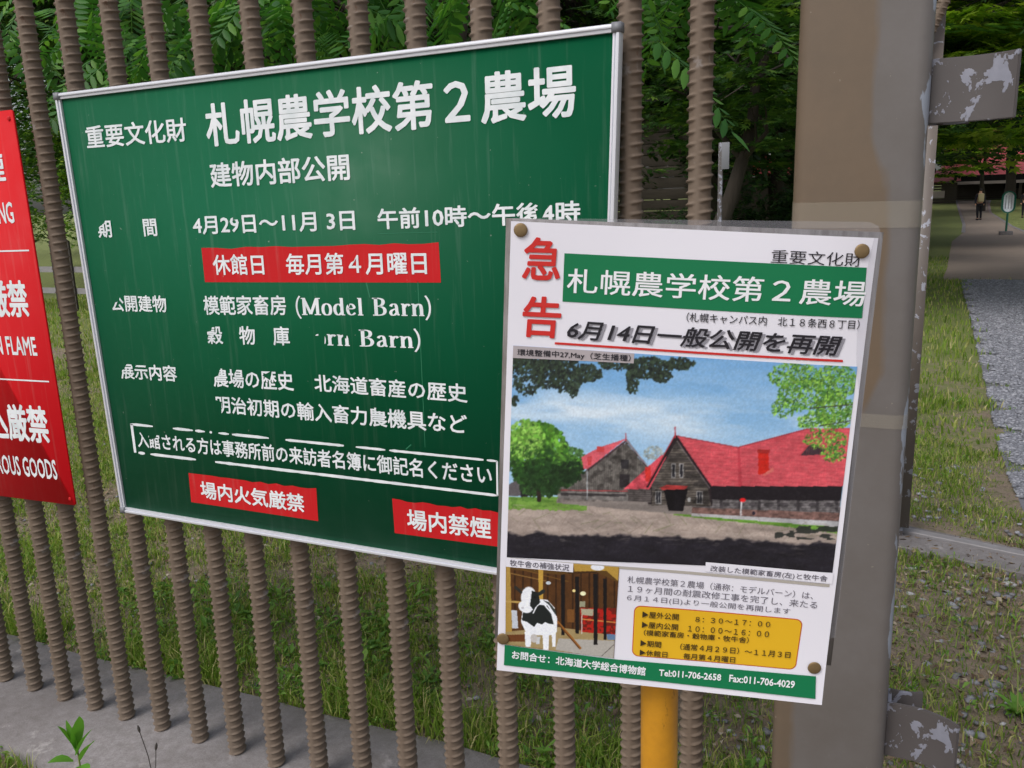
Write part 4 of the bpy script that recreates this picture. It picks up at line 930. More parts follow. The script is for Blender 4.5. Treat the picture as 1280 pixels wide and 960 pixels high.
c.ell(654, 262, 18, 13, (236, 236, 196)); c.ell(597, 246, 10, 9, (240, 220, 150)); c.ell(436, 202, 16, 10, (190, 200, 210)); c.poly([(632, 310), (668, 310), (668, 345), (632, 345)], (150, 150, 126)); c.poly([(640, 355), (720, 358), (715, 400), (645, 395)], (170, 164, 140)); c.poly([(555, 360), (598, 360), (598, 440), (555, 440)], (118, 78, 40)); c.poly([(718, 140), (746, 140), (743, 580), (721, 580)], (26, 24, 26)); c.poly([(780, 170), (802, 170), (799, 548), (782, 548)], (24, 22, 24))
c.line((495, 440), (635, 600), 17, (150, 98, 46)); c.line((500, 452), (628, 600), 6, (84, 50, 24))
wh = (232, 236, 244); bk = (32, 38, 38)
c.poly([(385, 300), (430, 305), (475, 350), (492, 420), (488, 500), (470, 520), (300, 520), (262, 440), (270, 380)], wh)
for (x0, x1, y0, y1) in ((285, 328, 500, 592), (398, 440, 500, 612), (455, 484, 480, 592), (352, 384, 530, 575)): c.poly([(x0, y0), (x1, y0), (x1 - 4, y1), (x0 + 6, y1)], wh if y1 > 580 else (196, 200, 206))
c.poly([(380, 335), (430, 340), (462, 390), (472, 455), (440, 450), (415, 440), (395, 455), (365, 445), (345, 470), (300, 440), (268, 430), (275, 375), (330, 370)], bk); c.poly([(400, 305), (440, 318), (480, 365), (488, 405), (470, 380), (440, 335)], (52, 60, 58)); c.line((390, 310), (470, 400), 10, wh); c.line((455, 380), (474, 455), 8, wh); c.line((340, 385), (366, 335), 8, wh)
c.ell(310, 290, 48, 62, wh, 1, .1); c.ell(290, 350, 46, 34, wh, 1, .35); c.poly([(330, 250), (372, 262), (384, 320), (340, 365), (318, 340), (326, 290)], bk); c.ell(272, 355, 10, 6, (196, 196, 204)); c.line((380, 268), (404, 252), 22, (40, 46, 46)); c.line((226, 232), (262, 262), 16, (40, 44, 44)); c.line((284, 238), (256, 244), 6, (60, 56, 50)); c.ell(345, 540, 22, 26, (190, 186, 184)); c.ell(350, 290, 8, 6, (16, 16, 18))
c.put('cow_picture', [(632.7, 696.5), (774, 708.6), (767.3, 821.7), (632, 804.5)], L1 + .0002)
# caption slips
grid_on('caption_slip', [(641.5, 432), (793, 441.6), (792, 454), (641, 447.5)], L2, M['ink_caption'], 6, 1); T('環境整備中27,May（芝生播種）', (646.5, 445.4), (788, 452.8), (646.5, 436), 'ink_black', bold=.012, lift=L3)
grid_on('caption_slip', [(632.7, 696), (716.8, 703.4), (716.4, 714.4), (632.7, 707.4)], L2, M['paper'], 4, 1); T('牧牛舎の補強状況', (637.6, 706.2), (711.3, 712.6), (637.6, 698.2), 'ink_soft', bold=.004, lift=L3)
grid_on('caption_slip', [(882.3, 702.9), (1041.5, 715.5), (1039.5, 729), (881.9, 714.8)], L2, M['paper'], 6, 1); T('改装した模範家畜房(左)と牧牛舎', (887.7, 715), (1033, 727), (887.7, 706.6), 'ink_soft', bold=.004, lift=L3)

# brass pins
def pin_mesh():
    prof = [(0.0057, 0.0), (0.0059, 0.0004), (0.0056, 0.0008), (0.0045, 0.0011), (0.0022, 0.0013), (0.0, 0.00135)]; seg = 20
    V = [(r * math.cos(2 * math.pi * k / seg), r * math.sin(2 * math.pi * k / seg), z) for r, z in prof[:-1] for k in range(seg)] + [(0, 0, prof[-1][1])]
    F = np.array([(i * seg + k, i * seg + (k + 1) % seg, (i + 1) * seg + (k + 1) % seg, (i + 1) * seg + k) for i in range(len(prof) - 2) for k in range(seg)])
    b0 = (len(prof) - 2) * seg; T3 = np.array([(b0 + k, b0 + (k + 1) % seg, len(V) - 1) for k in range(seg)])
    return np_mesh('brass_pin', np.array(V), [F, T3], True)
pm = pin_mesh(); pm.materials.append(M['brass'].m)
for (px, py, lab) in ((651, 287.5, 'flat brass pin at the upper left corner of the poster'), (1078, 314, 'flat brass pin at the upper right corner of the poster'), (1017, 832.5, 'flat brass pin at the lower right corner of the poster'), (629, 797, 'flat brass pin over the left edge of the poster beside the cow photo')):
    a, b_ = PP.hit(px, py); lift = float(curl(np.array([[a, b_, 0.0]]))[0, 2]) + 0.0011
    o = bpy.data.objects.new('brass_pin', pm); col.objects.link(o); o.location = PP.at(a, b_, lift)
    o.rotation_euler = Matrix((PP.u, PP.n.cross(PP.u), PP.n)).transposed().to_euler(); tag(o, lab, 'pin', 'brass pins on the poster')

# ---------------------------------------------------------------- vegetation
def blades(n, sampler, hmin, hmax, wd, seed, lean=0.6):
    r = np.random.default_rng(seed); P = sampler(r, n); n = len(P)
    h = r.uniform(hmin, hmax, n) * P[:, 3]; a = r.uniform(0, 2 * np.pi, n); ln = r.uniform(.1, lean, n) * h; f = r.uniform(0, 2 * np.pi, n)
    d = np.stack([np.cos(a), np.sin(a)], 1); s_ = np.stack([np.cos(f), np.sin(f)], 1) * (wd * r.uniform(.6, 1.4, n) * P[:, 3] ** .5)[:, None]
    V = np.zeros((n, 5, 3)); b = P[:, :3]
    V[:, 0, :2] = b[:, :2] - s_; V[:, 1, :2] = b[:, :2] + s_; V[:, 0, 2] = V[:, 1, 2] = b[:, 2] - .01
    mid = b[:, :2] + d * (ln * .35)[:, None]; V[:, 2, :2] = mid + s_ * .8; V[:, 3, :2] = mid - s_ * .8; V[:, 2, 2] = V[:, 3, 2] = b[:, 2] + h * .6
    V[:, 4, :2] = b[:, :2] + d * ln[:, None]; V[:, 4, 2] = b[:, 2] + h * (1 - .25 * (ln / h) ** 2)
    i = (np.arange(n) * 5)[:, None]
    return V.reshape(-1, 3), [i + np.array([0, 1, 2, 3]), i + np.array([3, 2, 4])]
_tab = vnoise((400, 400), (40, 40), 77, 3)
def patch(x, y, s=1.0):
    return _tab[(np.asarray(y) * 20 * s).astype(int) % 400, (np.asarray(x) * 20 * s).astype(int) % 400]
HZ = hz
def kerb_back(x): return 1.80 + 0.03 * (x + 2.4)
# left boundary of the gravel by distance
GY = np.array([r[0].y for r in grav_rows]); GX = np.array([r[0].x for r in grav_rows]); o_ = np.argsort(GY); GY, GX = GY[o_], GX[o_]
DY = np.array([r[0].y for r in dirt_rows]); DX = np.array([r[0].x for r in dirt_rows])
def on_gravel(x, y): return (y > GY[0] - .3) & (y < GY[-1]) & (x > np.interp(y, GY, GX) + .1 * np.sin(y * 9) + .06 * np.sin(y * 23))
def on_dirt(x, y): return (y > DY[0]) & (x > np.interp(y, DY, DX)) & (x < np.interp(y, DY, DX) + 3.5)
def on_rail(x, y):
    t = (x - A.x) / (B.x - A.x); yy = A.y + (B.y - A.y) * t; return (np.abs(y - yy) < .15) & (t > 0)
def field(x0, x1, y0, y1, thr, dens=None):
    def f(r, n, thr=thr):
        # more blades where they are near
        u = r.random(n); y = y0 * (y1 / y0) ** u; x = r.uniform(x0, x1, n) * 1.0
        k = patch(x, y) * .6 + patch(x, y, 2.7) * .4
        keep = (k > thr + r.uniform(-.06, .06, n)) & ~on_gravel(x, y) & ~on_dirt(x, y) & ~on_rail(x, y) & (y > kerb_back(x) - .01)
        edge = (x > -.6) & (y < 3.55 + .1 * x); bare = np.clip((x - .05) * 1.3, 0, .8) + .25; keep &= ~(edge & ((r.random(n) < bare) | (k < thr + .05)))
        x, y, k = x[keep], y[keep], k[keep]
        sh_ = np.where((x > -.6) & (y < 3.6), .8, 1.0)
        return np.stack([x, y, HZ(y), (.6 + 1.0 * np.clip((k - thr) * 3.4, 0, 1)) * sh_], 1)
    return f
parts = [blades(260000, field(-7.5, 2.0, 1.75, 5.5, .28), .014, .042, .0019, 1, 1.3), blades(15000, field(-3.8, 0.0, 1.75, 3.1, .53), .04, .09, .0024, 2, 1.0),
         blades(90000, field(-14, 4.5, 5.0, 22, .30), .03, .06, .005, 3), blades(30000, field(-.1, 3.0, 3.4, 7.5, .36), .012, .04, .0022, 4, 1.2)]
def front(r, n):
    x = r.uniform(-3.4, -0.9, n); y = r.uniform(.75, 1.33, n); k = patch(x, y, 2); keep = (k > .42) & (x < -1.55 + .1 * np.sin(y * 9)); x, y = x[keep], y[keep]
    return np.stack([x, y, HZ(y), np.full(len(x), .8)], 1)
parts.append(blades(14000, front, .03, .09, .002, 5, .9))
def edgegrow(r, n):                                          # taller tufts leaning over the kerb
    x = r.uniform(-4.5, .1, n); k = patch(x, np.full(n, 3.0), 1.2); keep = k > .47; x = x[keep]; y = kerb_back(x) + r.uniform(-.01, .16, len(x))
    return np.stack([x, y, HZ(y), np.full(len(x), 1.0)], 1)
parts.append(blades(9000, edgegrow, .03, .11, .0022, 6, 1.1))
V, F = join_VF(parts)
tag(link('grass', np_mesh('grass', V, F), M['grass_blade']), 'short patchy green grass on the ground behind the ribbed bar fence', 'grass', kind='stuff')

# small broad weed leaves (clover, plantain) among the grass
def rosette(n, sampler, size, seed, per=6, up=.35):
    r = np.random.default_rng(seed); P = sampler(r, n); n = len(P)
    P = np.repeat(P, per, 0); m_ = len(P); a = r.uniform(0, 2 * np.pi, m_); L = r.uniform(.6, 1.3, m_) * size * P[:, 3]; wd = L * r.uniform(.25, .42, m_)
    d = np.stack([np.cos(a), np.sin(a)], 1); s_ = np.stack([-d[:, 1], d[:, 0]], 1) * (wd / 2)[:, None]; e = r.uniform(.1, up * 2, m_) * L; b = P[:, :3] + np.concatenate([r.normal(0, .012, (m_, 2)), np.abs(r.normal(0, .015, (m_, 1)))], 1)
    V = np.zeros((m_, 5, 3)); V[:, 0] = b
    for j, (t, sg, hh) in enumerate(((.5, 1, .8), (1.0, 0, .9), (.5, -1, .8), (.5, 0, .62))):
        V[:, j + 1, :2] = b[:, :2] + d * (L * t)[:, None] + s_ * sg; V[:, j + 1, 2] = b[:, 2] + e * hh
    i = (np.arange(m_) * 5)[:, None]; return V.reshape(-1, 3), i + np.array([[0, 1, 4], [4, 1, 2], [4, 2, 3], [0, 4, 3]]).reshape(-1)[None].repeat(1, 0).reshape(1, -1)
def rosette_VF(*a, **k):
    V, F = rosette(*a, **k); return V, F.reshape(-1, 3)
V, F = join_VF([rosette_VF(2400, field(-5.5, .1, 1.78, 4.2, .40), .024, 21), rosette_VF(550, field(-2.8, .1, 1.78, 2.6, .36), .042, 22), rosette_VF(1200, field(0, 3, 2.5, 7, .42), .03, 23), rosette_VF(500, front, .03, 24)])
tag(link('weeds', np_mesh('weeds', V, F), M['weed_leaf']), 'low broad leaved weeds scattered through the grass behind the fence', 'weeds', kind='stuff')

# stones: one squashed lump shape, thousands of times
def lumps(P, S, seed, flat=.55):
    r = np.random.default_rng(seed); bm = bmesh.new(); bmesh.ops.create_icosphere(bm, subdivisions=1, radius=1); base = np.array([tuple(v.co) for v in bm.verts]); bf = np.array([[v.index for v in f.verts] for f in bm.faces]); bm.free()
    n = len(P); nb_ = len(base); V = base[None] * (1 + r.uniform(-.28, .28, (n, nb_, 1))) * (np.stack([r.uniform(.7, 1.4, n), r.uniform(.7, 1.2, n), r.uniform(.4, .8, n) * flat * 1.5], 1) * S[:, None])[:, None]
    a = r.uniform(0, 6.28, n); ca, sa = np.cos(a)[:, None], np.sin(a)[:, None]; X_ = V[..., 0] * ca - V[..., 1] * sa; Y_ = V[..., 0] * sa + V[..., 1] * ca
    V = np.stack([X_, Y_, V[..., 2]], -1) + P[:, None]; return V.reshape(-1, 3), (bf[None] + (np.arange(n) * nb_)[:, None, None]).reshape(-1, 3)
def gravel():
    r = rng; n = 150000; y = GY[0] * (GY[-1] / GY[0]) ** r.random(n); x = np.interp(y, GY, GX) + np.abs(r.uniform(-.12, 1.9, n)); k = on_gravel(x, y) & ((x - CAM.x) / y < .20); x, y = x[k], y[k]
    return lumps(np.stack([x, y, HZ(y) + .014 + r.uniform(0, .012, len(x))], 1), r.uniform(.006, .0145, len(x)) * (.8 + y * .035), 31)
V, F = gravel(); tag(link('gravel', np_mesh('gravel', V, F), M['fine']), 'grey crushed stone lying in a broad strip beside the grass', 'gravel', kind='stuff')
def peb(r, n, x0, x1, y0, y1, s0, s1, seed):
    x = r.uniform(x0, x1, n); y = r.uniform(y0, y1, n); k = (y > kerb_back(x) + .02) & ~on_rail(x, y); x, y = x[k], y[k]
    return lumps(np.stack([x, y, HZ(y) + .004], 1), r.uniform(s0, s1, len(x)), seed)
V, F = join_VF([peb(rng, 1500, -5, 0, 1.8, 4, .004, .012, 32), peb(rng, 1700, 0, 2.4, 2.0, 5, .005, .017, 33), peb(rng, 110, .2, 1.6, 2.1, 3.7, .012, .024, 34), peb(rng, 160, -.8, .2, 1.84, 2.3, .005, .013, 35)])
tag(link('pebbles', np_mesh('pebbles', V, F), M['stone']), 'loose pale pebbles lying on the bare soil around the gate post', 'pebbles', kind='stuff')
# dry leaves and twigs
def litter(n, seed, x0, x1, y0, y1):
    r = np.random.default_rng(seed); x = r.uniform(x0, x1, n); y = r.uniform(y0, y1, n); k = (y > kerb_back(x) - .02) & ~on_gravel(x, y); x, y = x[k], y[k]; n = len(x)
    a = r.uniform(0, 6.28, n); L = r.uniform(.005, .018, n); W_ = L * r.uniform(.12, .5, n); d = np.stack([np.cos(a), np.sin(a)], 1); s_ = np.stack([-d[:, 1], d[:, 0]], 1); z = HZ(y) + .008
    V = np.zeros((n, 4, 3)); c_ = np.stack([x, y], 1)
    for j, (p, q) in enumerate(((-1, 0), (0, 1), (1, 0), (0, -1))): V[:, j, :2] = c_ + d * (L * p)[:, None] + s_ * (W_ * q)[:, None]; V[:, j, 2] = z + r.uniform(-.004, .014, n)
    return V.reshape(-1, 3), (np.arange(n) * 4)[:, None] + np.array([[0, 1, 2, 3]])
V, F = join_VF([litter(4000, 41, -4.5, .1, 1.8, 3.2), litter(5000, 42, .0, 2.6, 2.1, 3.9), litter(500, 43, -.9, .2, 1.82, 2.2), litter(250, 44, -3, -1.6, .9, 1.33)])
tag(link('dry_litter', np_mesh('dry_litter', V, F), M['litter']), 'dry brown leaf scraps and twigs strewn over the grass', 'litter', kind='stuff')

# ---- leaves and crowns
def leaf_template(kind):
    """small leafy sprays lying about in the XY plane, growing along +X"""
    V = []; F = []
    def leaflet(o, d, L, W_, z=0.0, droop=0.0):
        d = Vector(d).normalized(); s_ = Vector((-d.y, d.x, 0)); o = Vector(o); b = len(V)
        pt = lambda t, k, zz: o + d * L * t + s_ * W_ * k / 2 + Vector((0, 0, zz))
        V.extend([o, pt(.2, .78, z * .5 - droop * .1), pt(.5, .98, z - droop * .3), pt(.78, .6, z - droop * .65), pt(1, 0, z - droop), pt(.78, -.6, z - droop * .65), pt(.5, -.98, z - droop * .3), pt(.2, -.78, z * .5 - droop * .1), pt(.5, 0, z * .5 - .012 * L - droop * .3)])
        F.extend([(b + 8, b + k, b + (k + 1) % 8) for k in range(8)])
    if kind == 'pinnate':
        for k in range(9):
            x = .12 + k * .095; z = -.25 * (x ** 2); L = .27 * (1 - .35 * abs(k - 4) / 5)
            for sg in (-1, 1): leaflet((x, 0, z), (.45, sg, 0), L, .075, -.03, .04)
        leaflet((.97, 0, -.25), (1, 0, 0), .22, .07, 0, .05)
        b = len(V); V.extend([Vector((0, -.006, 0)), Vector((0, .006, 0)), Vector((.5, .005, -.06)), Vector((.5, -.005, -.06)), Vector((1, .003, -.25)), Vector((1, -.003, -.25))]); F.extend([(b, b + 1, b + 2), (b, b + 2, b + 3), (b + 3, b + 2, b + 4), (b + 3, b + 4, b + 5)])
    elif kind == 'maple':                                    # five pointed leaf, three to a twig
        for (ox, oy, an, sc_) in ((.0, .0, 0, 1), (.25, .28, .7, .85), (.22, -.3, -.8, .8), (.6, .05, .1, .9)):
            c_ = Vector((ox, oy, 0)); b = len(V); V.append(c_); n = 0
            for k, (aa, rr) in enumerate(((-2.3, .22), (-1.9, .12), (-1.35, .34), (-.9, .16), (-.5, .42), (-.25, .2), (0, .48), (.25, .2), (.5, .42), (.9, .16), (1.35, .34), (1.9, .12), (2.3, .22))):
                V.append(c_ + Vector((math.cos(aa + an), math.sin(aa + an), -.25 * rr)) * rr * sc_); n += 1
            F.extend([(b, b + 1 + k, b + 2 + k) for k in range(n - 1)])
    else:
        rr = random.Random(4)
        for k in range(7):
            a = rr.uniform(-1.6, 1.6); leaflet((rr.uniform(0, .6), rr.uniform(-.3, .3), rr.uniform(-.1, .1)), (math.cos(a), math.sin(a), 0), rr.uniform(.3, .45), rr.uniform(.16, .24), .02, .08)
    return np.array([tuple(v) for v in V]), np.array(F)
TPL = {k: leaf_template(k) for k in ('pinnate', 'maple', 'oval')}
def crown_VF(kind, clumps, per, size, seed, hollow=.35, droop=.35, layered=0.0):
    """clumps: (x, y, z, rx, ry, rz); leaf sprays spread through every clump, mostly toward its outside"""
    r = np.random.default_rng(seed); tv, tf = TPL[kind]; Vs = []; tot = 0
    for (cx, cy, cz, rx, ry, rz) in clumps:
        n = per; d = r.normal(size=(n, 3)); d /= np.linalg.norm(d, axis=1)[:, None]; q = (hollow + (1 - hollow) * r.random(n)) ** .6
        P = d * q[:, None] * [rx, ry, rz]
        if layered: P[:, 2] = np.round(P[:, 2] / layered + r.normal(0, .12, n)) * layered - .12 * (P[:, 0] ** 2 + P[:, 1] ** 2) / (rx * ry) * rz
        P = P + [cx, cy, cz]
        yaw = np.arctan2(d[:, 1], d[:, 0]) + r.normal(0, .7, n); pit = droop * r.uniform(.2, 1.8, n) * (1 if not layered else .5) - .15; rol = r.normal(0, .35, n); S = size * r.uniform(.65, 1.3, n)
        cy_, sy_, cp, sp_, cr, sr = np.cos(yaw), np.sin(yaw), np.cos(pit), np.sin(pit), np.cos(rol), np.sin(rol)
        x, y, z = tv[:, 0][None], tv[:, 1][None], tv[:, 2][None]; C_ = lambda a: a[:, None]
        y1 = y * C_(cr) - z * C_(sr); z1 = y * C_(sr) + z * C_(cr); x2 = x * C_(cp) + z1 * C_(sp_); z2 = -x * C_(sp_) + z1 * C_(cp)
        Vw = np.stack([x2 * C_(cy_) - y1 * C_(sy_), x2 * C_(sy_) + y1 * C_(cy_), z2], -1) * S[:, None, None] + P[:, None]; Vs.append(Vw)
    V = np.concatenate(Vs); n = len(V); return V.reshape(-1, 3), (tf[None] + (np.arange(n) * len(tv))[:, None, None]).reshape(-1, 3)
def limb_parts(base, top, r0, clumps, seed, lean=None):
    r = random.Random(seed); base, top = Vector(base), Vector(top); out = []
    pts = [base.lerp(top, t) + Vector((r.uniform(-1, 1), r.uniform(-1, 1), 0)) * .05 * (top - base).length * math.sin(math.pi * t) * .6 for t in np.linspace(0, 1, 7)]
    out.append(tube_VF(pts, [r0 * (1.25 if i == 0 else 1) * (1 - .1 * i) for i in range(7)], 10))
    for c_ in clumps:
        s_ = pts[r.randint(3, 6)]; e = Vector(c_[:3]) + Vector((r.uniform(-.3, .3) * c_[3], r.uniform(-.3, .3) * c_[4], .1 * c_[5])); m1 = s_.lerp(e, .5) + Vector((r.uniform(-.2, .2), r.uniform(-.2, .2), .12 * (e - s_).length))
        bp = [s_, s_.lerp(m1, .6), m1, m1.lerp(e, .5), e]; out.append(tube_VF(bp, [r0 * .38, r0 * .3, r0 * .22, r0 * .14, r0 * .05], 6))
        for _ in range(3):
            t0 = bp[r.randint(1, 3)]; e2 = Vector(c_[:3]) + Vector((r.uniform(-.8, .8) * c_[3], r.uniform(-.8, .8) * c_[4], r.uniform(-.6, .6) * c_[5])); out.append(tube_VF([t0, t0.lerp(e2, .5) + Vector((0, 0, .08)), e2], [r0 * .14, r0 * .09, r0 * .02], 5))
    return join_VF(out)
TREES = []
def tree(name, label, base, top, r0, clumps, kind, per, size, seed, mat, group=None, **k):
    """world coordinates for base, top and clumps"""
    bz = Vector(base); t = empty(name, bz); tag(t, label, 'tree', group)
    rel = [(c_[0] - bz.x, c_[1] - bz.y, c_[2] - bz.z, *c_[3:]) for c_ in clumps]
    V, F = limb_parts((0, 0, 0), Vector(top) - bz, r0, rel, seed); link('trunk', np_mesh('trunk', V, F, True), M['bark'], t)
    V, F = crown_VF(kind, rel, per, size, seed + 1, **k); link('crown', np_mesh('crown', V, F), M[mat], t)
    TREES.append(t); return t
def copy_tree(t, label, loc, rz, s=1.0, group=None):
    c_ = t.copy(); col.objects.link(c_); c_.location = loc; c_.rotation_euler = (0, 0, rz); c_.scale = (s, s, s); c_['label'] = label
    if group: c_['group'] = group
    for ch in t.children: d = ch.copy(); col.objects.link(d); d.parent = c_
    return c_
def P_(px, py, Y): return tuple(on_Y(px, py, Y))
# nearest tree: feathery leaves hanging just behind the top of the green sign
t = tree('walnut_tree', 'near tree with large feathery leaves hanging behind the top of the green sign', (-2.65, 5.2, 0), (-2.6, 4.9, 3.2), .07,
     [(-3.9, 4.2, 2.75, .75, .6, .55), (-3.0, 4.0, 2.7, .7, .55, .5), (-2.2, 3.9, 2.75, .7, .6, .55), (-1.5, 4.1, 2.9, .6, .5, .5), (-2.7, 4.9, 3.5, 1.5, 1.0, .7), (-5.0, 4.6, 2.7, .8, .7, .7), (-.95, 4.6, 2.75, .42, .45, .45)], 'pinnate', 32, .44, 3, 'pinnate_leaf', hollow=.15, droop=.5)
# single big leaves of that tree that can be told apart between the bars
lv, lf = TPL['pinnate']; leafme = np_mesh('compound_leaf', lv, lf); leafme.materials.append(M['pinnate_leaf'].m)
rr = random.Random(9)
for i in range(70):
    px = rr.uniform(-10, 860); Y = rr.uniform(3.0, 4.0); p = on_Y(px, rr.uniform(-40, 60) - (px / 900) * 20 + (rr.uniform(0, 40) if px < 300 else 0), Y)
    if 700 < px < 790 or p.z < 1.75: continue
    o = bpy.data.objects.new('compound_leaf', leafme); col.objects.link(o); o.parent = t; o.location = p - Vector(t.location); o.scale = [rr.uniform(.32, .46)] * 3
    o.rotation_euler = (rr.gauss(0, .4), rr.uniform(.2, 1.0), rr.uniform(-3.1, 3.1))
# trees further back
wood = 'trees of the wood behind the fence'
def ball(cx, cy, cz, R, n, seed, flat=.75):
    r = random.Random(seed); out = []
    for _ in range(n):
        a = r.uniform(0, 6.28); q = r.uniform(.25, .85) * R; out.append((cx + q * math.cos(a), cy + q * math.sin(a), cz + r.uniform(-.8, .8) * R * flat, R * r.uniform(.32, .5), R * r.uniform(.32, .5), R * r.uniform(.2, .34)))
    return out
tA = tree('maple_tree', 'leafy green maple whose low boughs show between the last bars and the thick post', (-.5, 13.5, hz(13.5)), (-.7, 13.2, 4.5), .14, ball(-.6, 12.4, 3.9, 3.0, 16, 1, .62), 'maple', 150, .34, 11, 'mid_leaf', wood, layered=.32)
tB = tree('maple_tree', 'bright green maple overhanging the gravel and path at the right edge', (5.0, 16.5, hz(16.5)), (4.6, 16, 4.6), .15, ball(2.7, 14.2, 4.6, 2.7, 20, 2, .6) + [(*P_(1235, 25, 11), .75, .7, .35), (*P_(1215, 90, 11.5), .7, .6, .28), (*P_(1275, 120, 11), .6, .6, .25), (*P_(1250, 170, 13), .7, .6, .2), (*P_(1200, 50, 12), .5, .5, .3)], 'maple', 170, .36, 12, 'bright_leaf', wood, layered=.35)
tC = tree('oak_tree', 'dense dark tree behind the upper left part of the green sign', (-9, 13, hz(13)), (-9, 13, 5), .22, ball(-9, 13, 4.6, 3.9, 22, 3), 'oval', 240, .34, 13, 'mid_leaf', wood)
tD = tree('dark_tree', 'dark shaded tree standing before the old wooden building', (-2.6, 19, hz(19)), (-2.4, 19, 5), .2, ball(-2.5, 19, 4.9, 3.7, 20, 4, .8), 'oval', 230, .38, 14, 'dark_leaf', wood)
# leaning dark trunk low between the last bar and the post
lt = tree('leaning_tree', 'tree with a dark leaning trunk seen low beside the last ribbed bar', P_(885, 330, 9.5), P_(960, 60, 9.5), .10, [(*P_(935, 60, 9.0), 1.0, .9, .5), (*P_(860, 40, 9.2), .9, .8, .5), (*P_(965, 150, 9.2), .45, .5, .35), (*P_(840, 110, 9.3), .45, .5, .4), (*P_(975, 90, 8.6), .5, .6, .4)], 'maple', 130, .20, 15, 'mid_leaf', wood, layered=.22)
labs = ['tall dark tree in the wood at the far left beyond the red sign', 'broad dark tree at the back of the wood behind the green sign', 'tree filling the gap behind the middle of the green sign', 'dark tree at the back between the green sign and the post', 'shaded tree behind the thick brown post', 'tree in the second row left of the wooden building', 'bushy tree beyond the low metal fence at the far left', 'far dark tree right of the wooden building',
        'background tree above the left side of the red barn roof', 'background tree above the right side of the red barn roof', 'dark tree left of the path before the red barn', 'tree at the right edge behind the hanging maple']
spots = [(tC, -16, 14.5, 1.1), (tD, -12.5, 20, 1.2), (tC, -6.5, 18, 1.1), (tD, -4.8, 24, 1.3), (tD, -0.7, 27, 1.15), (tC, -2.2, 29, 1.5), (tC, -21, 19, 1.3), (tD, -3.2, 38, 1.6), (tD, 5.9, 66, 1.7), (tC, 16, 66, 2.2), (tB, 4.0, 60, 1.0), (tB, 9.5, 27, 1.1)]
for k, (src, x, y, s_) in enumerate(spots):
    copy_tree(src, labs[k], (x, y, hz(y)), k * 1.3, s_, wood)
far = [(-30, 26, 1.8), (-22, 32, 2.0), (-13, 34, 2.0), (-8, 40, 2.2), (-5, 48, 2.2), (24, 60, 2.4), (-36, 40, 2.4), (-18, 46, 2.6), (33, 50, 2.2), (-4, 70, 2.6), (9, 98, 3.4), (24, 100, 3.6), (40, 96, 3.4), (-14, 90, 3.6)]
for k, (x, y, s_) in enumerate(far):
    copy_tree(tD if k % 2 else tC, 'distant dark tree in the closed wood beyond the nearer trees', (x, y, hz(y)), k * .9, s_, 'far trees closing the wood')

# shrubs low on the left, seen between the two signs and the bars
def shrub(label, x, y, R, seed, mat='maple_leaf'):
    z = hz(y); t = empty('shrub', (x, y, z)); tag(t, label, 'shrub', 'shrubs along the low far fence')
    V, F = limb_parts((0, 0, 0), (0, 0, R * .6), .03, [(0, 0, R * .8, R * .7, R * .7, R * .5)], seed); link('stem', np_mesh('stem', V, F, True), M['bark'], t)
    V, F = crown_VF('oval', [(c_[0] - x, c_[1] - y, c_[2] - z, *c_[3:]) for c_ in ball(x, y, z + R * .95, R, 9, seed, .9)], 150, .16, seed); link('foliage', np_mesh('foliage', V, F), M[mat], t)
shrub('light green shrub behind the ribbed bar between the red sign and the green sign', -12.2, 10.6, 1.25, 51)
shrub('green shrub at the far left edge above the red sign', -15.2, 11.5, 1.6, 52)
shrub('small dark shrub at the foot of the wooden building', -1.6, 14.6, .9, 53, 'dark_leaf')
shrub('low dark shrub left of the leaning trunk', -3.2, 13.5, 1.0, 54, 'dark_leaf')

# low metal fence far left
ff = empty('low_metal_fence', (-11, 9.3, 0)); tag(ff, 'low grey metal fence with thin dark posts across the far left lawn', 'fence')
for k in range(26): box('picket', (-5.6 + k * .42, 0, .35 + hz(9.3)), (.03, .03, 1.5), M['stalk_dark'], ff)
for z in (.28, .62): box('rail', (0, .03, z), (11.4, .025, .09), M['rail'], ff)

# young plant in the foreground, with leaves that can be told apart
def leaf_obj(name, o, d, L, W_, mat, parent, lift=.2, seg=5, z_arch=.25):
    d = Vector(d).normalized(); s_ = d.cross(Vector((0, 0, 1))).normalized(); V = []; F = []
    for i in range(seg + 1):
        t = i / seg; w_ = W_ * math.sin(math.pi * min(.04 + t * .96, 1) ** .8) * .5; c_ = Vector(o) + d * (L * t) + Vector((0, 0, L * z_arch * math.sin(t * math.pi * .8)))
        V += [c_ - s_ * w_ + Vector((0, 0, w_ * .5)), c_, c_ + s_ * w_ + Vector((0, 0, w_ * .5))]
    for i in range(seg):
        for k in range(2): a = i * 3 + k; F.append((a, a + 1, a + 4, a + 3))
    return link(name, np_mesh(name, np.array([tuple(v) for v in V]), np.array(F), True), mat, parent)
q = on_ground(96, 975, 0.0); yp0 = Vector((q.x, q.y, hz(q.y)))
def at_d(px, py, dist): d = ray(px, py); return CAM + d * (dist)
yo = at_d(98, 952, 1.52)
pl_ = empty('young_plant', (yo.x, yo.y, hz(yo.y))); tag(pl_, 'young plant with pointed bright green leaves at the foot of the kerb, bottom left', 'plant')
o0 = Vector(pl_.location); top = at_d(97, 938, 1.52) - o0
tube('stem', [(0, 0, -.02), (top * .5), top], [.003, .0025, .0015], M['twig'], pl_, 6)
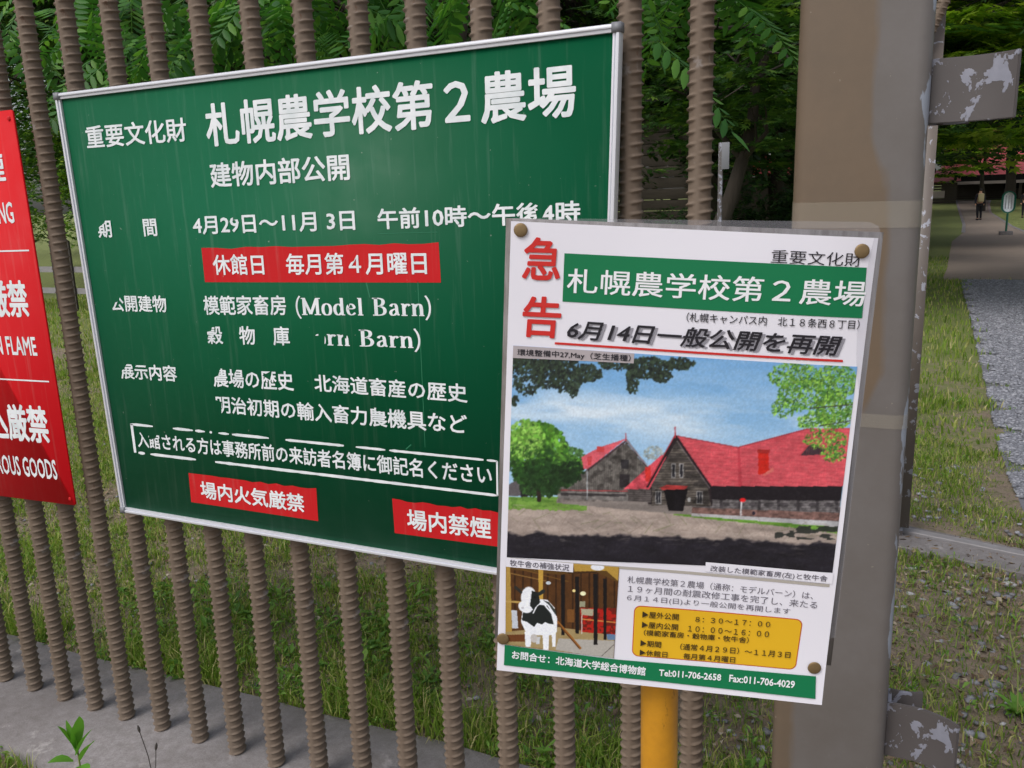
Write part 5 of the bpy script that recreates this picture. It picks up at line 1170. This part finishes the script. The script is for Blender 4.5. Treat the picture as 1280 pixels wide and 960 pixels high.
for (px, py, qx, qy, W_) in ((96, 938, 74, 912, .017), (97, 938, 99, 901, .022), (95, 940, 84, 905, .016), (95, 944, 114, 916, .014), (101, 950, 117, 930, .018), (92, 952, 62, 955, .018), (100, 958, 108, 975, .02)):
    a = at_d(px, py, 1.52); b_ = at_d(qx, qy, 1.50); leaf_obj('leaf', a - o0, b_ - a, (b_ - a).length * 1.1, W_ * 1.35, M['young_leaf'], pl_, z_arch=.08)
for (lab, px, py, qx, qy) in (('taller dark seed head on a thin stalk at the foot of the kerb', 174, 913, 192, 975), ('shorter dark seed head on a thin stalk beside the taller one', 195, 935, 190, 978)):
    a = at_d(px, py, 1.45); b_ = at_d(qx, qy, 1.45); e = empty('plantain_stalk', (b_.x, b_.y, hz(b_.y))); tag(e, lab, 'seed head', 'seed heads at the kerb')
    o0 = Vector(e.location); tube('stalk', [(0, 0, -.02), b_ - o0, (a + b_) / 2 - o0 + Vector((.004, 0, 0)), a - o0], [.0009, .0009, .0008, .0008], M['stalk_dark'], e, 5)
    up_ = (a - b_).normalized(); tube('seed_head', [a - o0 - up_ * .004, a - o0, a - o0 + up_ * .004, a - o0 + up_ * .009], [.001, .0024, .0024, .0008], M['stalk_dark'], e, 8)
# dandelion-like clump lower right
for (lab, px, py, n, L, sd_) in (('dark green leafy weed clump at the right edge of the bare ground', 1272, 895, 14, .075, 3), ('small dock plant beside the foot of the yellow post', 742, 948, 8, .05, 4)):
    p = on_ground(px, py); e = empty('weed_clump', p); tag(e, lab, 'weed'); r = random.Random(sd_)
    for k in range(n):
        a = k * 2.4 + r.uniform(-.3, .3); leaf_obj('leaf', (0, 0, 0), (math.cos(a), math.sin(a), r.uniform(.1, .6)), L * r.uniform(.6, 1.1), L * .26, M['weed_leaf'], e)
    if sd_ == 3:
        for (x, y) in ((1262, 790), (1245, 935)):
            b_ = at_d(x, y, (p - CAM).length / ray(x, y).length * .99); tube('flower_stalk', [(0, 0, 0), (b_ - p) * .5 + Vector((.01, 0, .01)), b_ - p], .0022, M['twig'], e, 6)

# ---------------------------------------------------------------- background: barns, old building, people, small sign
wd = NT('dark_boards', rough=0.9); v = wd.noise(5, 5, .7, wd.coord((.4, .4, 9))); wd.col(wd.mix(v, tuple(s2l((44, 40, 36))), tuple(s2l((92, 84, 74))))); M['boards'] = wd
rf = NT('red_roof', rough=0.55); v = rf.noise(2, 4); rf.col(rf.mix(v, tuple(s2l((196, 84, 92))), tuple(s2l((214, 108, 114))))); M['roof'] = rf
ink('pale_trim', (188, 176, 172), .7); ink('dark_gap', (18, 17, 18), .9)
def barn():
    Y = 76; L = 40; o = empty('red_roofed_barn', (on_Y(1183, 240, Y).x, Y, hz(Y))); tag(o, 'long dark wooden barn with a red roof at the far end of the path', 'barn')
    z0 = hz(Y); ev = on_Y(1200, 229, Y).z - z0; rf0 = on_Y(1200, 221, Y).z - z0; X0 = 0
    for k in range(9): box('wall_board', (X0 + L / 2, 4 - .02 * (k % 2), .15 + k * (ev + .3) / 9), (L, .12, (ev + .3) / 9 - .02), M['boards'], o)
    box('eave_board', (X0 + L / 2, -.1, ev), (L + .6, .18, .22), M['pale_trim'], o)
    box('porch_roof', (X0 + L / 2, 1.9, (ev + rf0) / 2 + .1), (L + .4, 4.0, rf0 - ev - .05), M['dark_gap'], o)
    for k in range(9): box('porch_post', (X0 + .4 + k * 4.6, 0, ev / 2), (.2, .2, ev - .2), M['boards'], o)
    V = [(X0 - .2, .3, rf0), (X0 + L, .3, rf0), (X0 + L, 7, rf0 + 5.4), (X0 - .2, 7, rf0 + 5.4), (X0 - .2, 13.7, rf0), (X0 + L, 13.7, rf0)]
    link('roof', np_mesh('roof', np.array(V), [np.array([(0, 1, 2, 3), (3, 2, 5, 4)]), np.array([(0, 3, 4), (1, 5, 2)])]), M['roof'], o)
    box('back_wall', (X0 + L / 2, 13.5, 1.6), (L, .2, 3.6), M['boards'], o)
    for k in range(5): box('window', (X0 + 5 + k * 7, 3.92, 1.3), (1.6, .08, .9), M['dark_gap'], o)
    s_ = empty('low_shed', (on_Y(1166, 240, 72).x - 3.6, 72, hz(72))); tag(s_, 'small weathered shed with a faded red roof left of the long barn', 'shed')
    W_ = 5.2; ev2 = on_Y(1166, 229, 72).z - hz(72)
    for k in range(8): box('wall_board', (W_ / 2, .02 * (k % 2), .1 + k * ev2 / 8), (W_, .1, ev2 / 8 - .02), M['boards'], s_)
    box('window', (W_ - 1.2, -.06, ev2 * .45), (.8, .06, .5), M['pale_trim'], s_)
    V = [(-.2, -.5, ev2), (W_ + .2, -.5, ev2 + .1), (W_ + .2, 3, ev2 + .95), (-.2, 3, ev2 + .95), (-.2, 6, ev2), (W_ + .2, 6, ev2)]
    link('roof', np_mesh('roof', np.array(V), np.array([(0, 1, 2, 3), (3, 2, 5, 4)])), M['roof'], s_)
barn()
def old_building():
    Y = 16.5; a = on_Y(800, 285, Y); b_ = on_Y(872, 285, Y); o = empty('old_building', (a.x - 3.5, Y, hz(Y))); tag(o, 'dark old wooden building with wide horizontal boards glimpsed right of the green sign', 'building')
    W_ = b_.x - a.x + 3.5
    for k in range(15): box('wall_board', (W_ / 2, -.015 * (k % 2), .1 + k * .21), (W_, .05, .2), M['boards'], o, .006)
    box('corner_post', (W_ + .06, 0, 1.6), (.14, .16, 3.3), M['boards'], o)
    box('side_wall', (W_, 3, 1.6), (.08, 5.8, 3.2), M['boards'], o); box('roof', (W_ / 2, 3, 3.3), (W_ + .8, 7, .12), M['dark_gap'], o)
old_building()
pp = on_ground(908, 330); q0 = on_Y(899, 300, 8.2)
wp = empty('white_pole', (q0.x, 8.2, hz(8.2))); tag(wp, 'pale grey pole with a small white plate just right of the last bar', 'pole')
zt = on_Y(905, 178, 8.2).z - hz(8.2); box('pole', (0, 0, zt / 2), (.04, .04, zt), M['plate'], wp, .004)
zp = on_Y(905, 195, 8.2).z - hz(8.2); box('plate', (.05, -.04, zp), (.07, .01, .24), M['joint'], wp, .002)
sh = empty('distant_shed', (on_Y(925, 240, 34).x, 34, hz(34))); tag(sh, 'small pinkish roofed shed far off in the dark wood between bar and post', 'shed')
z1 = on_Y(925, 222, 34).z - hz(34); box('wall', (1.1, 1, z1 / 2), (2.4, 2, z1), M['boards'], sh); V = [(-.3, -.3, z1), (2.6, -.3, z1 + .05), (2.6, 1.2, z1 + .9), (.1, 1.2, z1 + .8)]
link('roof', np_mesh('roof', np.array(V), np.array([(0, 1, 2, 3)])), M['roof'], sh)

def small_sign():
    p = on_ground(1257, 294); dz_ = p.y; k_ = (p - CAM).dot(FW) / FPX
    o = empty('round_topped_sign', p); tag(o, 'small green framed sign with rounded ends on a concrete foot by the path', 'sign')
    H = 54 * k_; w_ = 15.5 * k_; ph = 27 * k_
    gm_ = NT('green_paint', rough=.5, base=tuple(s2l((22, 104, 84)))); M['gp'] = gm_
    def stadium(name, w_, h_, y0, y1, mat, z):
        ring = [(w_ / 2 * math.cos(a), (h_ / 2 - w_ / 2) + w_ / 2 * math.sin(a)) for a in np.linspace(0, math.pi, 10)] + [(w_ / 2 * math.cos(a), -(h_ / 2 - w_ / 2) + w_ / 2 * math.sin(a)) for a in np.linspace(math.pi, 2 * math.pi, 10)]
        n = len(ring); V = [(x, y, z + zz) for y in (y0, y1) for x, zz in ring]; F4 = np.array([(k, (k + 1) % n, n + (k + 1) % n, n + k) for k in range(n)])
        return link(name, np_mesh(name, np.array(V), [F4, np.array([list(range(n)), [2 * n - 1 - k for k in range(n)]])]), mat, o)
    stadium('frame', w_, ph, -.03, .03, M['gp'], H - ph / 2); stadium('face', w_ * .72, ph * .88, -.036, -.03, M['vinyl'], H - ph / 2)
    for k in range(3): box('text_column', ((k - 1) * w_ * .2, -.038, H - ph / 2), (w_ * .06, .003, ph * .6), M['ink_grey'], o)
    tube('pole', [(0, 0, 0), (0, 0, H - ph)], .035, M['gp'], o, 10); box('foot', (0, 0, .06), (15 * k_, 10 * k_, 6 * k_), M['concrete'], o, .03)
small_sign()

# ---- people walking away on the path
ink('dark_cloth', (30, 30, 42), .9); ink('black_cloth', (24, 23, 28), .9); ink('skin', (196, 150, 124), .6); ink('hair', (26, 22, 22), .6); ink('tan_bag', (168, 156, 120), .8)
def person(label, loc, rz, h, bag=None, jacket='dark_cloth', trousers='black_cloth'):
    o = empty('person', loc, (0, 0, rz)); tag(o, label, 'person'); k = h / 1.7; o.scale = (k, k, k)
    def skin(name, verts, edges, rad, mat):
        me = bpy.data.meshes.new(name); me.from_pydata(verts, edges, []); ob = link(name, me, mat, o); ob.modifiers.new('skin', 'SKIN'); 
        for i, rr_ in enumerate(rad): me.skin_vertices[0].data[i].radius = (rr_, rr_) if not isinstance(rr_, tuple) else rr_
        me.skin_vertices[0].data[0].use_root = True; sb = ob.modifiers.new('sub', 'SUBSURF'); sb.levels = 1; sb.render_levels = 2
        return ob
    def sk(name, verts, edges, rad, mat):
        me = bpy.data.meshes.new(name); me.from_pydata(verts, edges, [])
        bm = bmesh.new(); bm.from_mesh(me); bm.verts.layers.skin.verify(); bm.to_mesh(me); bm.free(); 
        ob = link(name, me, mat, o); ob.modifiers.new('skin', 'SKIN')
        for i, rr_ in enumerate(rad): me.skin_vertices[0].data[i].radius = rr_ if isinstance(rr_, tuple) else (rr_, rr_)
        me.skin_vertices[0].data[0].use_root = True; sb = ob.modifiers.new('sub', 'SUBSURF'); sb.levels = 1; sb.render_levels = 2; return ob
    body = [(0, 0, .92), (0, 0, 1.15), (0, 0, 1.38), (0, .0, 1.47), (0, .01, 1.58), (0, .01, 1.68), (.17, 0, 1.38), (.23, -.02, 1.12), (.22, .08, .88), (.22, .12, .80), (-.17, 0, 1.38), (-.23, .02, 1.12), (-.22, -.05, .88), (-.22, -.09, .80), (.09, 0, .85), (.10, .08, .47), (.10, .02, .08), (.10, .14, .03), (-.09, 0, .85), (-.10, -.06, .47), (-.10, -.20, .10), (-.10, -.10, .03)]
    ed = [(0, 1), (1, 2), (2, 3), (3, 4), (4, 5), (2, 6), (6, 7), (7, 8), (8, 9), (2, 10), (10, 11), (11, 12), (12, 13), (0, 14), (14, 15), (15, 16), (16, 17), (0, 18), (18, 19), (19, 20), (20, 21)]
    rd = [(.14, .1), (.13, .09), (.15, .1), .055, (.075, .09), (.07, .085), .055, .042, .032, .04, .055, .042, .032, .04, .08, .055, .038, .035, .08, .055, .038, .035]
    sk('body', body, ed, rd, M['skin'])
    sk('jacket', body[:3] + [body[6], body[7], body[8], body[10], body[11], body[12]], [(0, 1), (1, 2), (2, 3), (3, 4), (4, 5), (2, 6), (6, 7), (7, 8)], [(.17, .12), (.155, .115), (.17, .12), .075, .06, .046, .075, .06, .046], M[jacket])
    sk('trousers', [body[0], body[14], body[15], body[16], body[18], body[19], body[20]], [(0, 1), (1, 2), (2, 3), (0, 4), (4, 5), (5, 6)], [(.155, .115), .1, .072, .055, .1, .072, .055], M[trousers])
    sk('hair', [(0, -.02, 1.56), (0, -.02, 1.66), (0, 0, 1.72)], [(0, 1), (1, 2)], [(.075, .075), (.085, .09), (.06, .07)], M['hair'])
    for sx, fy in ((.10, .08), (-.10, -.16)): box('shoe', (sx, fy, .04), (.1, .27, .08), M['black_cloth'], o, .02)
    if bag: box('backpack', (0, -.19, 1.22), (.30, .17, .46), M[bag], o, .05, None, 3)
    return o
p = on_ground(1223, 275); person('person in dark clothes with a pale backpack walking away along the path', p, .15, 38 * (p - CAM).dot(FW) / FPX, 'tan_bag')
p = on_ground(1280, 272); person('person in black at the right edge of the photo beyond the small green sign', p, -.1, 34 * (p - CAM).dot(FW) / FPX, None, 'black_cloth')
